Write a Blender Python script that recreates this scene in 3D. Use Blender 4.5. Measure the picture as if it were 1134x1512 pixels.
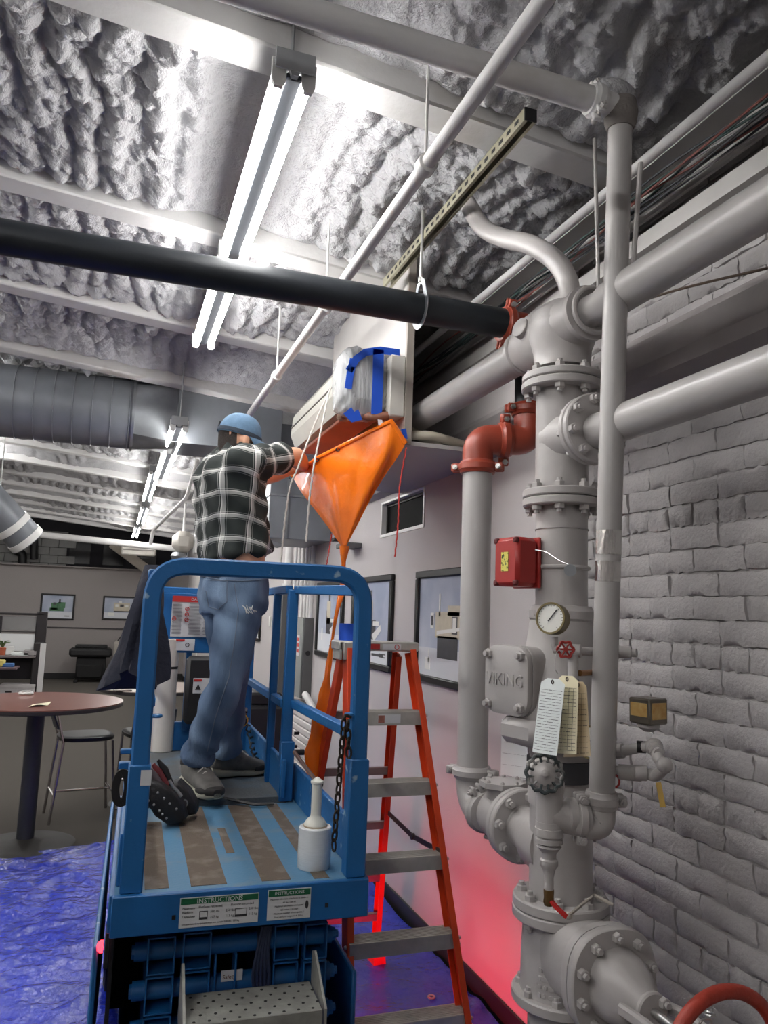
import bpy, bmesh, math, random
import numpy as np
from mathutils import Vector, Matrix, Quaternion
random.seed(7); rng = np.random.RandomState(11)
for o in list(bpy.data.objects): bpy.data.objects.remove(o)
scene = bpy.context.scene
COL = scene.collection
# ---------------------------------------------------------------- camera
F, CX, CY, H = 1136.0, 567.0, 756.0, 1.72
_dY = Vector(((168-CX)/F, -(894-CY)/F, -1)).normalized()
_up = Vector((1, -0.034, 0)).cross(_dY)
if _up.y < 0: _up = -_up
_up.normalize()
_dX = _dY.cross(_up)
RW = Matrix((_dX, _dY, _up))                     # camera axes -> world axes (rows: X right, Y into room, Z up)
CAM = Vector((0, 0, H))
cd = bpy.data.cameras.new('camera'); cam = bpy.data.objects.new('camera', cd); COL.objects.link(cam)
cam.matrix_world = Matrix.Translation(CAM) @ RW.to_4x4()
cd.sensor_fit = 'HORIZONTAL'; cd.sensor_width = 36.0; cd.lens = F/1134.0*36.0
cd.clip_start = 0.02; cd.clip_end = 200
scene.camera = cam
# ---------------------------------------------------------------- world + exposure
w = bpy.data.worlds.new('world'); scene.world = w; w.use_nodes = True
w.node_tree.nodes['Background'].inputs[0].default_value = (0.5, 0.5, 0.52, 1)
w.node_tree.nodes['Background'].inputs[1].default_value = 0.05
vs = scene.view_settings
vs.view_transform = 'Standard'; vs.look = 'None'; vs.gamma = 1.0; vs.use_curve_mapping = False
vs.exposure = 2.3
TUBE = 15.0          # emission strength of the fluorescent tubes
# ---------------------------------------------------------------- pixel -> point helpers (photo 1134 x 1512)
def ray(x, y): return RW @ Vector(((x-CX)/F, -(y-CY)/F, -1))
def pX(x, y, X): r = ray(x, y); return CAM + r*(X/r.x)
def pY(x, y, Y): r = ray(x, y); return CAM + r*(Y/r.y)
def pZ(x, y, Z): r = ray(x, y); return CAM + r*((Z-H)/r.z)
V = Vector
def v3(*a): return Vector(a)
# ---------------------------------------------------------------- materials
def lin(c):
    return tuple(((x/255.0)/12.92 if x/255.0 <= .04045 else ((x/255.0+.055)/1.055)**2.4) for x in c)
MATS = {}
def M(name, rgb, rough=.5, metal=0., var=.08, scale=6., bump=0., bscale=60., spec=.5, coat=0., emit=0., alpha=1., trans=0., rgb2=None, thr=None, detail=4., stretch=None, trl=0.):
    if name in MATS: return MATS[name]
    m = bpy.data.materials.new(name); m.use_nodes = True
    nt = m.node_tree; b = nt.nodes['Principled BSDF']; N = nt.nodes; L = nt.links
    c = lin(rgb)
    b.inputs['Roughness'].default_value = rough; b.inputs['Metallic'].default_value = metal
    b.inputs['Specular IOR Level'].default_value = spec
    b.inputs['Coat Weight'].default_value = coat
    b.inputs['Transmission Weight'].default_value = trans
    b.inputs['Alpha'].default_value = alpha
    tc = N.new('ShaderNodeTexCoord'); src = tc.outputs['Object']
    if stretch:
        mp = N.new('ShaderNodeMapping'); mp.inputs['Scale'].default_value = stretch; L.new(src, mp.inputs[0]); src = mp.outputs[0]
    if var > 0 or rgb2:
        nz = N.new('ShaderNodeTexNoise'); nz.inputs['Scale'].default_value = scale; nz.inputs['Detail'].default_value = detail
        L.new(src, nz.inputs['Vector'])
        rp = N.new('ShaderNodeValToRGB')
        lo, hi = thr if thr else (.3, .7)
        rp.color_ramp.elements[0].position = lo; rp.color_ramp.elements[1].position = hi
        c2 = lin(rgb2) if rgb2 else tuple(min(1, x*(1+var)) for x in c)
        c1 = c if rgb2 else tuple(x*(1-var) for x in c)
        rp.color_ramp.elements[0].color = (*c1, 1); rp.color_ramp.elements[1].color = (*c2, 1)
        L.new(nz.outputs['Fac'], rp.inputs[0]); L.new(rp.outputs[0], b.inputs['Base Color'])
    else:
        b.inputs['Base Color'].default_value = (*c, 1)
    if bump > 0:
        n2 = N.new('ShaderNodeTexNoise'); n2.inputs['Scale'].default_value = bscale; n2.inputs['Detail'].default_value = 5
        L.new(src, n2.inputs['Vector'])
        bp = N.new('ShaderNodeBump'); bp.inputs['Strength'].default_value = bump; bp.inputs['Distance'].default_value = .01
        L.new(n2.outputs['Fac'], bp.inputs['Height']); L.new(bp.outputs[0], b.inputs['Normal'])
    if emit > 0:
        b.inputs['Emission Color'].default_value = (*c, 1); b.inputs['Emission Strength'].default_value = emit
    if trl > 0:
        tb = N.new('ShaderNodeBsdfTranslucent'); tb.inputs[0].default_value = (*c, 1); ms = N.new('ShaderNodeMixShader'); ms.inputs[0].default_value = trl
        L.new(b.outputs[0], ms.inputs[1]); L.new(tb.outputs[0], ms.inputs[2]); L.new(ms.outputs[0], N['Material Output'].inputs[0])
    MATS[name] = m
    return m
# ---------------------------------------------------------------- object helpers
WL = {}
def wl(o): return WL.get(o.name, Vector((0, 0, 0)))
def tag(o, label=None, cat=None, group=None, kind=None):
    if label: o['label'] = label
    if cat: o['category'] = cat
    if group: o['group'] = group
    if kind: o['kind'] = kind
    return o
def thing(name, label, cat, loc=(0, 0, 0), group=None, kind=None):
    o = bpy.data.objects.new(name, None); COL.objects.link(o)
    o.empty_display_size = .1
    o.location = loc; WL[o.name] = Vector(loc)
    return tag(o, label, cat, group, kind)
def frame(axis):
    a = Vector(axis).normalized()
    t = Vector((0, 0, 1)) if abs(a.z) < .9 else Vector((1, 0, 0))
    x = t.cross(a).normalized(); y = a.cross(x)
    return x, y, a
class MB:
    def __init__(s): s.v = []; s.f = []; s.mi = []; s.cm = 0
    def add(s, vs, fs):
        k = len(s.v); s.v += [Vector(p) for p in vs]
        for f in fs: s.f.append(tuple(i+k for i in f)); s.mi.append(s.cm)
        return s
    def box(s, c, size, rot=None, bev=0.):
        c = Vector(c); hx, hy, hz = [d/2 for d in size]
        R = rot if rot is not None else Matrix.Identity(3)
        if bev <= 0:
            vs = [c + R @ Vector((sx*hx, sy*hy, sz*hz)) for sx in (-1, 1) for sy in (-1, 1) for sz in (-1, 1)]
            return s.add(vs, [(0, 1, 3, 2), (4, 6, 7, 5), (0, 4, 5, 1), (2, 3, 7, 6), (0, 2, 6, 4), (1, 5, 7, 3)])
        b = min(bev, hx*.95, hy*.95, hz*.95); h = (hx, hy, hz); idx = {}; vs = []
        for sx in (-1, 1):
            for sy in (-1, 1):
                for sz in (-1, 1):
                    for a in range(3):
                        p = [sx*(hx-b), sy*(hy-b), sz*(hz-b)]; p[a] = (sx, sy, sz)[a]*h[a]
                        idx[(sx, sy, sz, a)] = len(vs); vs.append(c + R @ Vector(p))
        fs = []
        for a in range(3):
            o1, o2 = [q for q in range(3) if q != a]
            for sg in (-1, 1):
                q = []
                for u, w_ in ((-1, -1), (1, -1), (1, 1), (-1, 1)):
                    t = [0, 0, 0]; t[a] = sg; t[o1] = u; t[o2] = w_; q.append(idx[(*t, a)])
                fs.append(tuple(q))
            for u in (-1, 1):
                for w_ in (-1, 1):
                    t0 = [0, 0, 0]; t0[a] = -1; t0[o1] = u; t0[o2] = w_
                    t1 = list(t0); t1[a] = 1
                    fs.append((idx[(*t0, o1)], idx[(*t1, o1)], idx[(*t1, o2)], idx[(*t0, o2)]))
        for sx in (-1, 1):
            for sy in (-1, 1):
                for sz in (-1, 1): fs.append(tuple(idx[(sx, sy, sz, a)] for a in range(3)))
        return s.add(vs, fs)
    def bar(s, p0, p1, wd, ht, up=(0, 0, 1), bev=0.):
        p0, p1 = Vector(p0), Vector(p1); d = p1-p0; y = d.normalized()
        u = Vector(up); x = y.cross(u)
        if x.length < 1e-4: x = y.cross(Vector((1, 0, 0)))
        x.normalize(); z = x.cross(y)
        R = Matrix((x, y, z)).transposed()
        return s.box((p0+p1)/2, (wd, d.length, ht), R, bev)
    def lathe(s, p0, axis, prof, n=24, sx=1., sy=1., x=None):
        p0 = Vector(p0); fx, fy, a = frame(axis)
        if x is not None: fx = Vector(x).normalized(); fy = a.cross(fx)
        vs = []; fs = []
        for t, r in prof:
            for k in range(n):
                th = 2*math.pi*k/n
                vs.append(p0 + a*t + fx*(r*sx*math.cos(th)) + fy*(r*sy*math.sin(th)))
        for i in range(len(prof)-1):
            for k in range(n):
                fs.append((i*n+k, i*n+(k+1) % n, (i+1)*n+(k+1) % n, (i+1)*n+k))
        if prof[0][1] > 1e-6: fs.append(tuple(range(n))[::-1])
        if prof[-1][1] > 1e-6: fs.append(tuple((len(prof)-1)*n+k for k in range(n)))
        return s.add(vs, fs)
    def cyl(s, p0, p1, r0, r1=None, n=16):
        p0, p1 = Vector(p0), Vector(p1); r1 = r0 if r1 is None else r1
        return s.lathe(p0, p1-p0, [(0, r0), ((p1-p0).length, r1)], n)
    def sweep(s, pts, sect, closed=False, up=None, scales=None):
        """sect: list of (a,b) section points; parallel transport along pts"""
        P = [Vector(p) for p in pts]; n = len(P); m = len(sect); vs = []; fs = []
        T = []
        for i in range(n):
            if closed: d = P[(i+1) % n]-P[i-1]
            else: d = P[min(i+1, n-1)]-P[max(i-1, 0)]
            T.append(d.normalized())
        if up is None: x, y, _ = frame(T[0])
        else:
            x = T[0].cross(Vector(up)).normalized(); y = x.cross(T[0])
        for i in range(n):
            if i:
                if up is not None and abs(T[i].dot(Vector(up))) < .98:
                    x2 = T[i].cross(Vector(up)).normalized(); y2 = x2.cross(T[i]); x, y = x2, y2
                else:
                    q = T[i-1].rotation_difference(T[i]); x = q @ x; y = q @ y
            sc = scales[i] if scales else 1.
            for a, b in sect: vs.append(P[i] + x*a*sc + y*b*sc)
        rr = n if closed else n-1
        for i in range(rr):
            j = (i+1) % n
            for k in range(m): fs.append((i*m+k, i*m+(k+1) % m, j*m+(k+1) % m, j*m+k))
        if not closed:
            fs.append(tuple(range(m))[::-1]); fs.append(tuple((n-1)*m+k for k in range(m)))
        return s.add(vs, fs)
    def tube(s, pts, r, n=8, closed=False):
        if isinstance(r, (list, tuple)):
            sect = [(math.cos(2*math.pi*k/n), math.sin(2*math.pi*k/n)) for k in range(n)]
            return s.sweep(pts, sect, closed, scales=r)
        sect = [(r*math.cos(2*math.pi*k/n), r*math.sin(2*math.pi*k/n)) for k in range(n)]
        return s.sweep(pts, sect, closed)
    def rtube(s, pts, wd, ht, up=None, closed=False, b=.006):
        a, c = wd/2, ht/2
        sect = [(a-b, -c), (a, -c+b), (a, c-b), (a-b, c), (-a+b, c), (-a, c-b), (-a, -c+b), (-a+b, -c)]
        return s.sweep(pts, sect, closed, up)
    def torus(s, c, axis, R, r, n=28, m=10):
        x, y, a = frame(axis); c = Vector(c)
        return s.tube([c + x*R*math.cos(2*math.pi*k/n) + y*R*math.sin(2*math.pi*k/n) for k in range(n)], r, m, True)
    def ball(s, c, r, n=14, m=9, rot=None):
        c = Vector(c); rx, ry, rz = (r, r, r) if not isinstance(r, (tuple, list)) else r
        R = rot if rot is not None else Matrix.Identity(3)
        vs = [c + R @ Vector((0, 0, -rz))]; fs = []
        for i in range(1, m):
            ph = -math.pi/2 + math.pi*i/m
            for k in range(n):
                th = 2*math.pi*k/n
                vs.append(c + R @ Vector((rx*math.cos(ph)*math.cos(th), ry*math.cos(ph)*math.sin(th), rz*math.sin(ph))))
        vs.append(c + R @ Vector((0, 0, rz))); top = len(vs)-1
        for k in range(n): fs.append((0, 1+(k+1) % n, 1+k))
        for i in range(m-2):
            for k in range(n):
                fs.append((1+i*n+k, 1+i*n+(k+1) % n, 1+(i+1)*n+(k+1) % n, 1+(i+1)*n+k))
        for k in range(n): fs.append((1+(m-2)*n+k, 1+(m-2)*n+(k+1) % n, top))
        return s.add(vs, fs)
    def prism(s, poly, d):
        P = [Vector(p) for p in poly]; d = Vector(d); n = len(P)
        fs = [tuple(range(n))[::-1], tuple(range(n, 2*n))] + [(k, (k+1) % n, n+(k+1) % n, n+k) for k in range(n)]
        return s.add(P+[p+d for p in P], fs)
    def loft(s, rings, caps=True, closed=True):
        n = len(rings[0]); vs = [p for r in rings for p in r]; fs = []
        for i in range(len(rings)-1):
            for k in range(n if closed else n-1):
                fs.append((i*n+k, i*n+(k+1) % n, (i+1)*n+(k+1) % n, (i+1)*n+k))
        if caps and closed: fs.append(tuple(range(n))[::-1]); fs.append(tuple((len(rings)-1)*n+k for k in range(n)))
        return s.add(vs, fs)
    def cone(s, p0, p1, r0, r1, n=14):           # rounded limb segment
        p0, p1 = Vector(p0), Vector(p1); s.cyl(p0, p1, r0, r1, n); s.ball(p0, r0, n, 8); s.ball(p1, r1, n, 8); return s
    def mesh(s, name, org=(0, 0, 0), ang=40):
        me = bpy.data.meshes.new(name); o = Vector(org)
        me.from_pydata([tuple(p-o) for p in s.v], [], s.f)
        bm = bmesh.new(); bm.from_mesh(me); bmesh.ops.recalc_face_normals(bm, faces=bm.faces); bm.to_mesh(me); bm.free()
        if ang: me.shade_smooth(); me.set_sharp_from_angle(angle=math.radians(ang))
        return me
    def build(s, name, mat, parent=None, loc=None, ang=40, label=None, cat=None, group=None, kind=None):
        if parent is not None: org = wl(parent)
        elif loc is not None: org = Vector(loc)
        else:
            xs = [p.x for p in s.v]; ys = [p.y for p in s.v]; zs = [p.z for p in s.v]
            org = Vector(((min(xs)+max(xs))/2, (min(ys)+max(ys))/2, min(zs)))
        me = s.mesh(name, org, ang)
        for m_ in (mat if isinstance(mat, (list, tuple)) else [mat]): me.materials.append(m_)
        if len(me.materials) > 1 and max(s.mi) > 0: me.polygons.foreach_set('material_index', s.mi)
        o = bpy.data.objects.new(name, me); COL.objects.link(o)
        if parent is not None: o.parent = parent; WL[o.name] = org
        else: o.location = org; WL[o.name] = org
        return tag(o, label, cat, group, kind)
def inst(name, me, parent, p, axis=None, x=None, scale=None):
    o = bpy.data.objects.new(name, me); COL.objects.link(o); o.parent = parent
    o.location = Vector(p)-wl(parent); WL[o.name] = wl(parent)
    if axis is not None:
        fx, fy, a = frame(axis)
        if x is not None: fx = Vector(x).normalized(); fy = a.cross(fx)
        o.rotation_mode = 'QUATERNION'; o.rotation_quaternion = Matrix((fx, fy, a)).transposed().to_quaternion()
    if scale: o.scale = scale
    return o
def raw(name, me, mat, parent=None, org=(0, 0, 0)):
    o = bpy.data.objects.new(name, me); COL.objects.link(o)
    if mat: me.materials.append(mat)
    if parent is not None: o.parent = parent; WL[o.name] = wl(parent)
    else: o.location = org; WL[o.name] = Vector(org)
    return o
def arc(c, u, w_, r, a0, a1, n=8):
    c = Vector(c); u = Vector(u); w_ = Vector(w_)
    return [c + u*(r*math.cos(a0+(a1-a0)*k/n)) + w_*(r*math.sin(a0+(a1-a0)*k/n)) for k in range(n+1)]
def fillet(pts, r, n=6):
    P = [Vector(p) for p in pts]; out = [P[0]]
    for i in range(1, len(P)-1):
        a, b, c = P[i-1], P[i], P[i+1]; d0 = (a-b).normalized(); d1 = (c-b).normalized()
        ang = d0.angle(d1); t = min(r/math.tan(ang/2), (a-b).length*.49, (c-b).length*.49)
        q0, q1 = b+d0*t, b+d1*t
        for k in range(n+1):
            s_ = k/n; out.append(q0*(1-s_)**2 + b*2*s_*(1-s_) + q1*s_**2)
    out.append(P[-1]); return out
def spline(pts, k=8):
    P = [Vector(p) for p in pts]; P = [P[0]*2-P[1]]+P+[P[-1]*2-P[-2]]; out = []
    for i in range(1, len(P)-2):
        for j in range(k):
            t = j/k; a, b, c, d = P[i-1:i+3]
            out.append(.5*((2*b)+(c-a)*t+(2*a-5*b+4*c-d)*t*t+(3*b-a-3*c+d)*t**3))
    out.append(P[-2]); return out
_tx = {}
def text_mesh(body, size, mat, parent, origin, xdir, ydir, name='lettering', align='LEFT', depth=.0004, label=None):
    cu = bpy.data.curves.new('txt', 'FONT'); cu.body = body; cu.size = size; cu.align_x = align; cu.extrude = depth; cu.resolution_u = 2
    ob = bpy.data.objects.new('txt', cu); COL.objects.link(ob)
    dg = bpy.context.evaluated_depsgraph_get(); me = bpy.data.meshes.new_from_object(ob.evaluated_get(dg))
    bpy.data.objects.remove(ob)
    xd = Vector(xdir).normalized(); yd = Vector(ydir).normalized(); zd = xd.cross(yd).normalized(); yd = zd.cross(xd)
    T = Matrix.Translation(Vector(origin)-wl(parent)) @ Matrix((xd, yd, zd)).transposed().to_4x4()
    me.transform(T); me.materials.clear(); me.materials.append(mat)
    o = bpy.data.objects.new(name, me); COL.objects.link(o); o.parent = parent; WL[o.name] = wl(parent)
    if label: o['label'] = label
    return o
# numpy noise -----------------------------------------------------
_perm = rng.rand(256, 256, )
def vnoise(x, y, s=0):
    x = x+17.3*s; y = y-9.1*s
    xi = np.floor(x).astype(int); yi = np.floor(y).astype(int); fx = x-xi; fy = y-yi
    fx = fx*fx*(3-2*fx); fy = fy*fy*(3-2*fy)
    g = lambda a, b: _perm[(a) % 256, (b) % 256]
    return (g(xi, yi)*(1-fx)+g(xi+1, yi)*fx)*(1-fy)+(g(xi, yi+1)*(1-fx)+g(xi+1, yi+1)*fx)*fy
def fbm(x, y, s=0, o=4):
    r = 0; a = .5
    for k in range(o): r = r+a*vnoise(x*2**k, y*2**k, s+k); a *= .5
    return r
def worley(x, y, s=0):
    xi = np.floor(x).astype(int); yi = np.floor(y).astype(int); best = np.full(x.shape, 9.)
    for a in (-1, 0, 1):
        for b in (-1, 0, 1):
            cx = xi+a+_perm[(xi+a+31*s) % 256, (yi+b) % 256]; cy = yi+b+_perm[(xi+a) % 256, (yi+b+57+13*s) % 256]
            best = np.minimum(best, (x-cx)**2+(y-cy)**2)
    return np.sqrt(best)
def grid_mesh(name, P, org=(0, 0, 0), smooth=True):
    """P: (n,m,3) array"""
    n, m, _ = P.shape; me = bpy.data.meshes.new(name)
    idx = np.arange(n*m).reshape(n, m)
    q = np.stack([idx[:-1, :-1], idx[1:, :-1], idx[1:, 1:], idx[:-1, 1:]], -1).reshape(-1, 4)
    co = (P-np.array(org)).reshape(-1, 3)
    me.vertices.add(n*m); me.vertices.foreach_set('co', co.ravel())
    me.loops.add(q.size); me.loops.foreach_set('vertex_index', q.ravel())
    me.polygons.add(len(q)); me.polygons.foreach_set('loop_start', np.arange(len(q))*4)
    me.update(calc_edges=True); me.validate()
    if smooth: me.shade_smooth()
    return me
# ================================================================ materials
WHITE_WALL = M('wall_paint', (186, 181, 181), .75, var=.03, scale=2, bump=.12, bscale=160)
BRICK_PAINT = M('brick_paint', (164, 161, 161), .6, var=.10, scale=5, bump=.45, bscale=80, detail=8)
FOAM = M('foam_paint', (178, 178, 180), .8, var=.05, scale=5, bump=.9, bscale=85)
JOIST = M('joist_paint', (212, 211, 210), .7, var=.05, scale=3, bump=.15, bscale=40, rgb2=(190, 186, 180), thr=(.55, .8))
JOIST_STAIN = M('joist_paint_stained', (205, 203, 200), .75, scale=2.2, rgb2=(120, 98, 82), thr=(.56, .72), bump=.3, bscale=30)
CARPET = M('carpet', (78, 73, 67), .95, var=.18, scale=180, bump=.6, bscale=400)
BLACKTRIM = M('black_trim', (28, 27, 28), .5, var=.1)
PIPE = M('pipe_paint', (172, 168, 166), .38, var=.05, scale=4, bump=.10, bscale=45)
PIPE2 = M('pipe_paint_smooth', (172, 169, 167), .32, var=.04, scale=3, bump=.03, bscale=30)
DARK = M('dark_void', (16, 16, 18), .6, var=0)
BLKPIPE = M('black_steel', (38, 42, 47), .42, metal=.25, var=.25, scale=5, bump=.05, spec=.5)
RED = M('red_paint', (154, 66, 48), .35, var=.08, scale=8, bump=.08)
CHROME = M('zinc', (190, 190, 188), .3, metal=.9, var=.08)
GALV = M('galvanised', (150, 154, 158), .38, metal=.8, var=.14, scale=7)
DUCTM = M('duct_steel', (122, 126, 132), .42, metal=.2, var=.12, scale=5)
WHITE = M('white_enamel', (225, 225, 222), .35, var=.03)
BLACKP = M('black_plastic', (26, 26, 28), .45, var=.1)
SLOPE = -.09
def zj(x): return 3.44+SLOPE*x            # underside of the joists
JY = [2.13+1.26*k for k in range(-3, 14)]; JW = .14
XW, XB = 1.69, 1.75                        # drywall face, brick face
YB = 19.5                                  # far partition
# ================================================================ the setting
MB().box((-2.1, 8.3, -.05), (8.2, 25, .1)).build('floor', CARPET, label='grey brown carpeted floor', kind='structure', ang=0)
# drywall on the right with a hole for the dark window
b = MB(); T = .06; xc = XW+T/2
y0, y1, hy0, hy1, hz0, hz1 = 2.66, 20.2, 4.19, 4.95, 2.255, 2.47
for a0, a1, c0, c1 in ((y0, hy0, 0, 3.4), (hy1, y1, 0, 3.4), (hy0, hy1, 0, hz0), (hy0, hy1, hz1, 3.4)):
    b.box((xc, (a0+a1)/2, (c0+c1)/2), (T, a1-a0, c1-c0))
wr = b.build('wall_right', WHITE_WALL, label='light grey painted wall hung with framed pictures', kind='structure', ang=0)
MB().box((XW-.006, (2.7+YB)/2, .055), (.012, YB-2.7, .11), bev=.003).build('baseboard_right', BLACKTRIM, label='black baseboard along the picture wall', kind='structure')
# window: dark recess with white frame
wn = thing('window_1', 'small dark window high in the picture wall', None, (XW, 4.57, hz0), kind='structure')
MB().box((XW+.05, 4.57, (hz0+hz1)/2), (.02, hy1-hy0+.02, hz1-hz0+.02)).build('pane', M('window_dark', (6, 6, 7), .7, var=0, spec=.1), wn)
b = MB()
for a0, a1, c0, c1 in ((hy0, hy1, hz0-.018, hz0+.004), (hy0, hy1, hz1-.004, hz1+.012), (hy0-.014, hy0+.006, hz0-.018, hz1+.012), (hy1-.006, hy1+.014, hz0-.018, hz1+.012)):
    b.box((XW+.025, (a0+a1)/2, (c0+c1)/2), (.06, a1-a0, c1-c0), bev=.002)
b.build('window_frame', WHITE, wn)
b = MB()
for a0, a1, c0, c1 in ((hy0+.006, hy1-.006, hz0+.004, hz0+.016), (hy0+.006, hy1-.006, hz1-.022, hz1-.004), (hy0+.006, hy0+.026, hz0, hz1), (hy1-.026, hy1-.006, hz0, hz1)):
    b.box((XW+.036, (a0+a1)/2, (c0+c1)/2), (.012, a1-a0, c1-c0))
b.build('sash', M('sash_grey', (48, 46, 46), .6), wn)
# brick wall: backing (mortar) + individual painted bricks
bw = MB().box((XB+.0755, -.65, 1.72), (.12, 6.9, 3.44)).build('wall_brick', BRICK_PAINT, label='grey painted old brick wall behind the sprinkler riser', kind='structure', ang=0)
def brick_mesh(L, Hh, seed, amp=.006):
    nu, nv = 9, 4; s = MB(); r = np.random.RandomState(seed); vs = []; fs = []
    ju = r.uniform(-.006, .006, (nv+1, 2)); jv = r.uniform(-.004, .004, (nu+1, 2))
    for layer in range(2):
        for j in range(nv+1):
            for i in range(nu+1):
                u, v = i/nu, j/nv
                y = -L/2+L*u; z = -Hh/2+Hh*v
                if i == 0: y += ju[j, 0]
                if i == nu: y += ju[j, 1]
                if j == 0: z += jv[i, 0]
                if j == nv: z += jv[i, 1]
                if layer == 0: x = .012
                else:
                    edge = (i in (0, nu)) or (j in (0, nv))
                    x = (.0035 if edge else -.0035)+r.uniform(-amp, amp)*(.5 if edge else .6)
                    if edge: y *= .994; z *= .982
                vs.append((x, y, z))
    K = (nu+1)*(nv+1)
    for j in range(nv):
        for i in range(nu):
            a = j*(nu+1)+i; fs.append((K+a, K+a+1, K+a+nu+2, K+a+nu+1))
    rim = [i for i in range(nu+1)]+[j*(nu+1)+nu for j in range(1, nv+1)]+[nv*(nu+1)+i for i in range(nu-1, -1, -1)]+[j*(nu+1) for j in range(nv-1, 0, -1)]
    for k in range(len(rim)):
        a, c = rim[k], rim[(k+1) % len(rim)]; fs.append((a, c, K+c, K+a))
    s.add(vs, fs); me = s.mesh('brick', ang=55); me.materials.append(BRICK_PAINT); return me
BRS = [brick_mesh(.2145, .0712, 100+k) for k in range(7)]; BRH = [brick_mesh(.105, .0712, 200+k) for k in range(4)]
CH = .0755; nb = 0; rest = MB()
wbo = wl(bw)
for c in range(44):
    z = CH*(c+.5); header = (c % 6 == 3)
    step = .110 if header else .220
    yy = 2.68-(.055 if header else (.11 if c % 2 else 0))
    while yy > -.2:
        near = yy > 1.45 and .42 < z < 3.05
        p = Vector((XB+.006+random.uniform(-.0025, .0025), yy+random.uniform(-.005, .005), z+random.uniform(-.003, .003)))
        if p.y > 2.62 and not header: pass
        if near and nb < 298:
            o = inst('brick', random.choice(BRH if header else BRS), bw, p); nb += 1
            o.rotation_euler = (random.uniform(-.012, .012), random.uniform(-.05, .05), random.uniform(-.012, .012))
        else:
            rest.box(p+Vector((.004, 0, 0)), (.012, step-.006, .071), bev=.004)
        yy -= step
rest.build('brick_rest', BRICK_PAINT, bw, kind='stuff')
# far partition and what is above it
BACKG = M('partition_fabric', (150, 144, 142), .9, var=.05, scale=60, bump=.2, bscale=200)
b = MB().box((-2.2, YB+.05, 1.285), (7.8, .1, 2.57)); wb = b.build('wall_back', BACKG, label='grey fabric partition across the far end', kind='structure', ang=0)
MB().box((-2.2, YB-.02, 2.585), (7.8, .16, .035), bev=.006).build('cap_rail', M('partition_cap', (128, 122, 120), .6), wb)
MB().box((-2.2, YB-.008, 1.17), (7.8, .02, .03), bev=.004).build('chair_rail', M('chair_rail_dark', (62, 58, 60), .6), wb)
MB().box((-2.2, YB-.01, .07), (7.8, .024, .14), bev=.003).build('baseboard_back', BLACKTRIM, label='black baseboard along the far partition', kind='structure')
wf = MB().box((-2.2, 20.75, 1.9), (7.8, .1, 3.8)).build('wall_far', M('far_wall_dark', (42, 41, 46), .9, var=.1), label='dark wall above the far partition', kind='structure', ang=0)
CMU = M('block_paint', (150, 150, 148), .8, var=.08)
blk = MB().box((.2, 0, .1), (.39, .06, .19), bev=.006).mesh('block'); blk.materials.append(CMU)
for r_ in range(5):
    for k in range(8):
        inst('block', blk, wf, (-4.4+.4*k+(.2 if r_ % 2 else 0), 20.68, 2.5+.2*r_))
for k, (xa, xb) in enumerate(((-1.15, -.65), (-.35, .15), (.45, .95))):
    MB().box(((xa+xb)/2, 20.69, 3.0), (xb-xa, .03, .55)).build('window_pane', M('night_pane', (14, 14, 18), .2, var=0), wf)
# walls outside the frame that close the room
MB().box((-6.1, 8.3, 2.0), (.1, 25, 4.2)).build('wall_left', WHITE_WALL, label='plain light wall on the far left side', kind='structure', ang=0)
MB().box((-2.1, -4.1, 2.0), (8.2, .1, 4.2)).build('wall_front', WHITE_WALL, label='plain light wall behind the viewer', kind='structure', ang=0)
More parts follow.
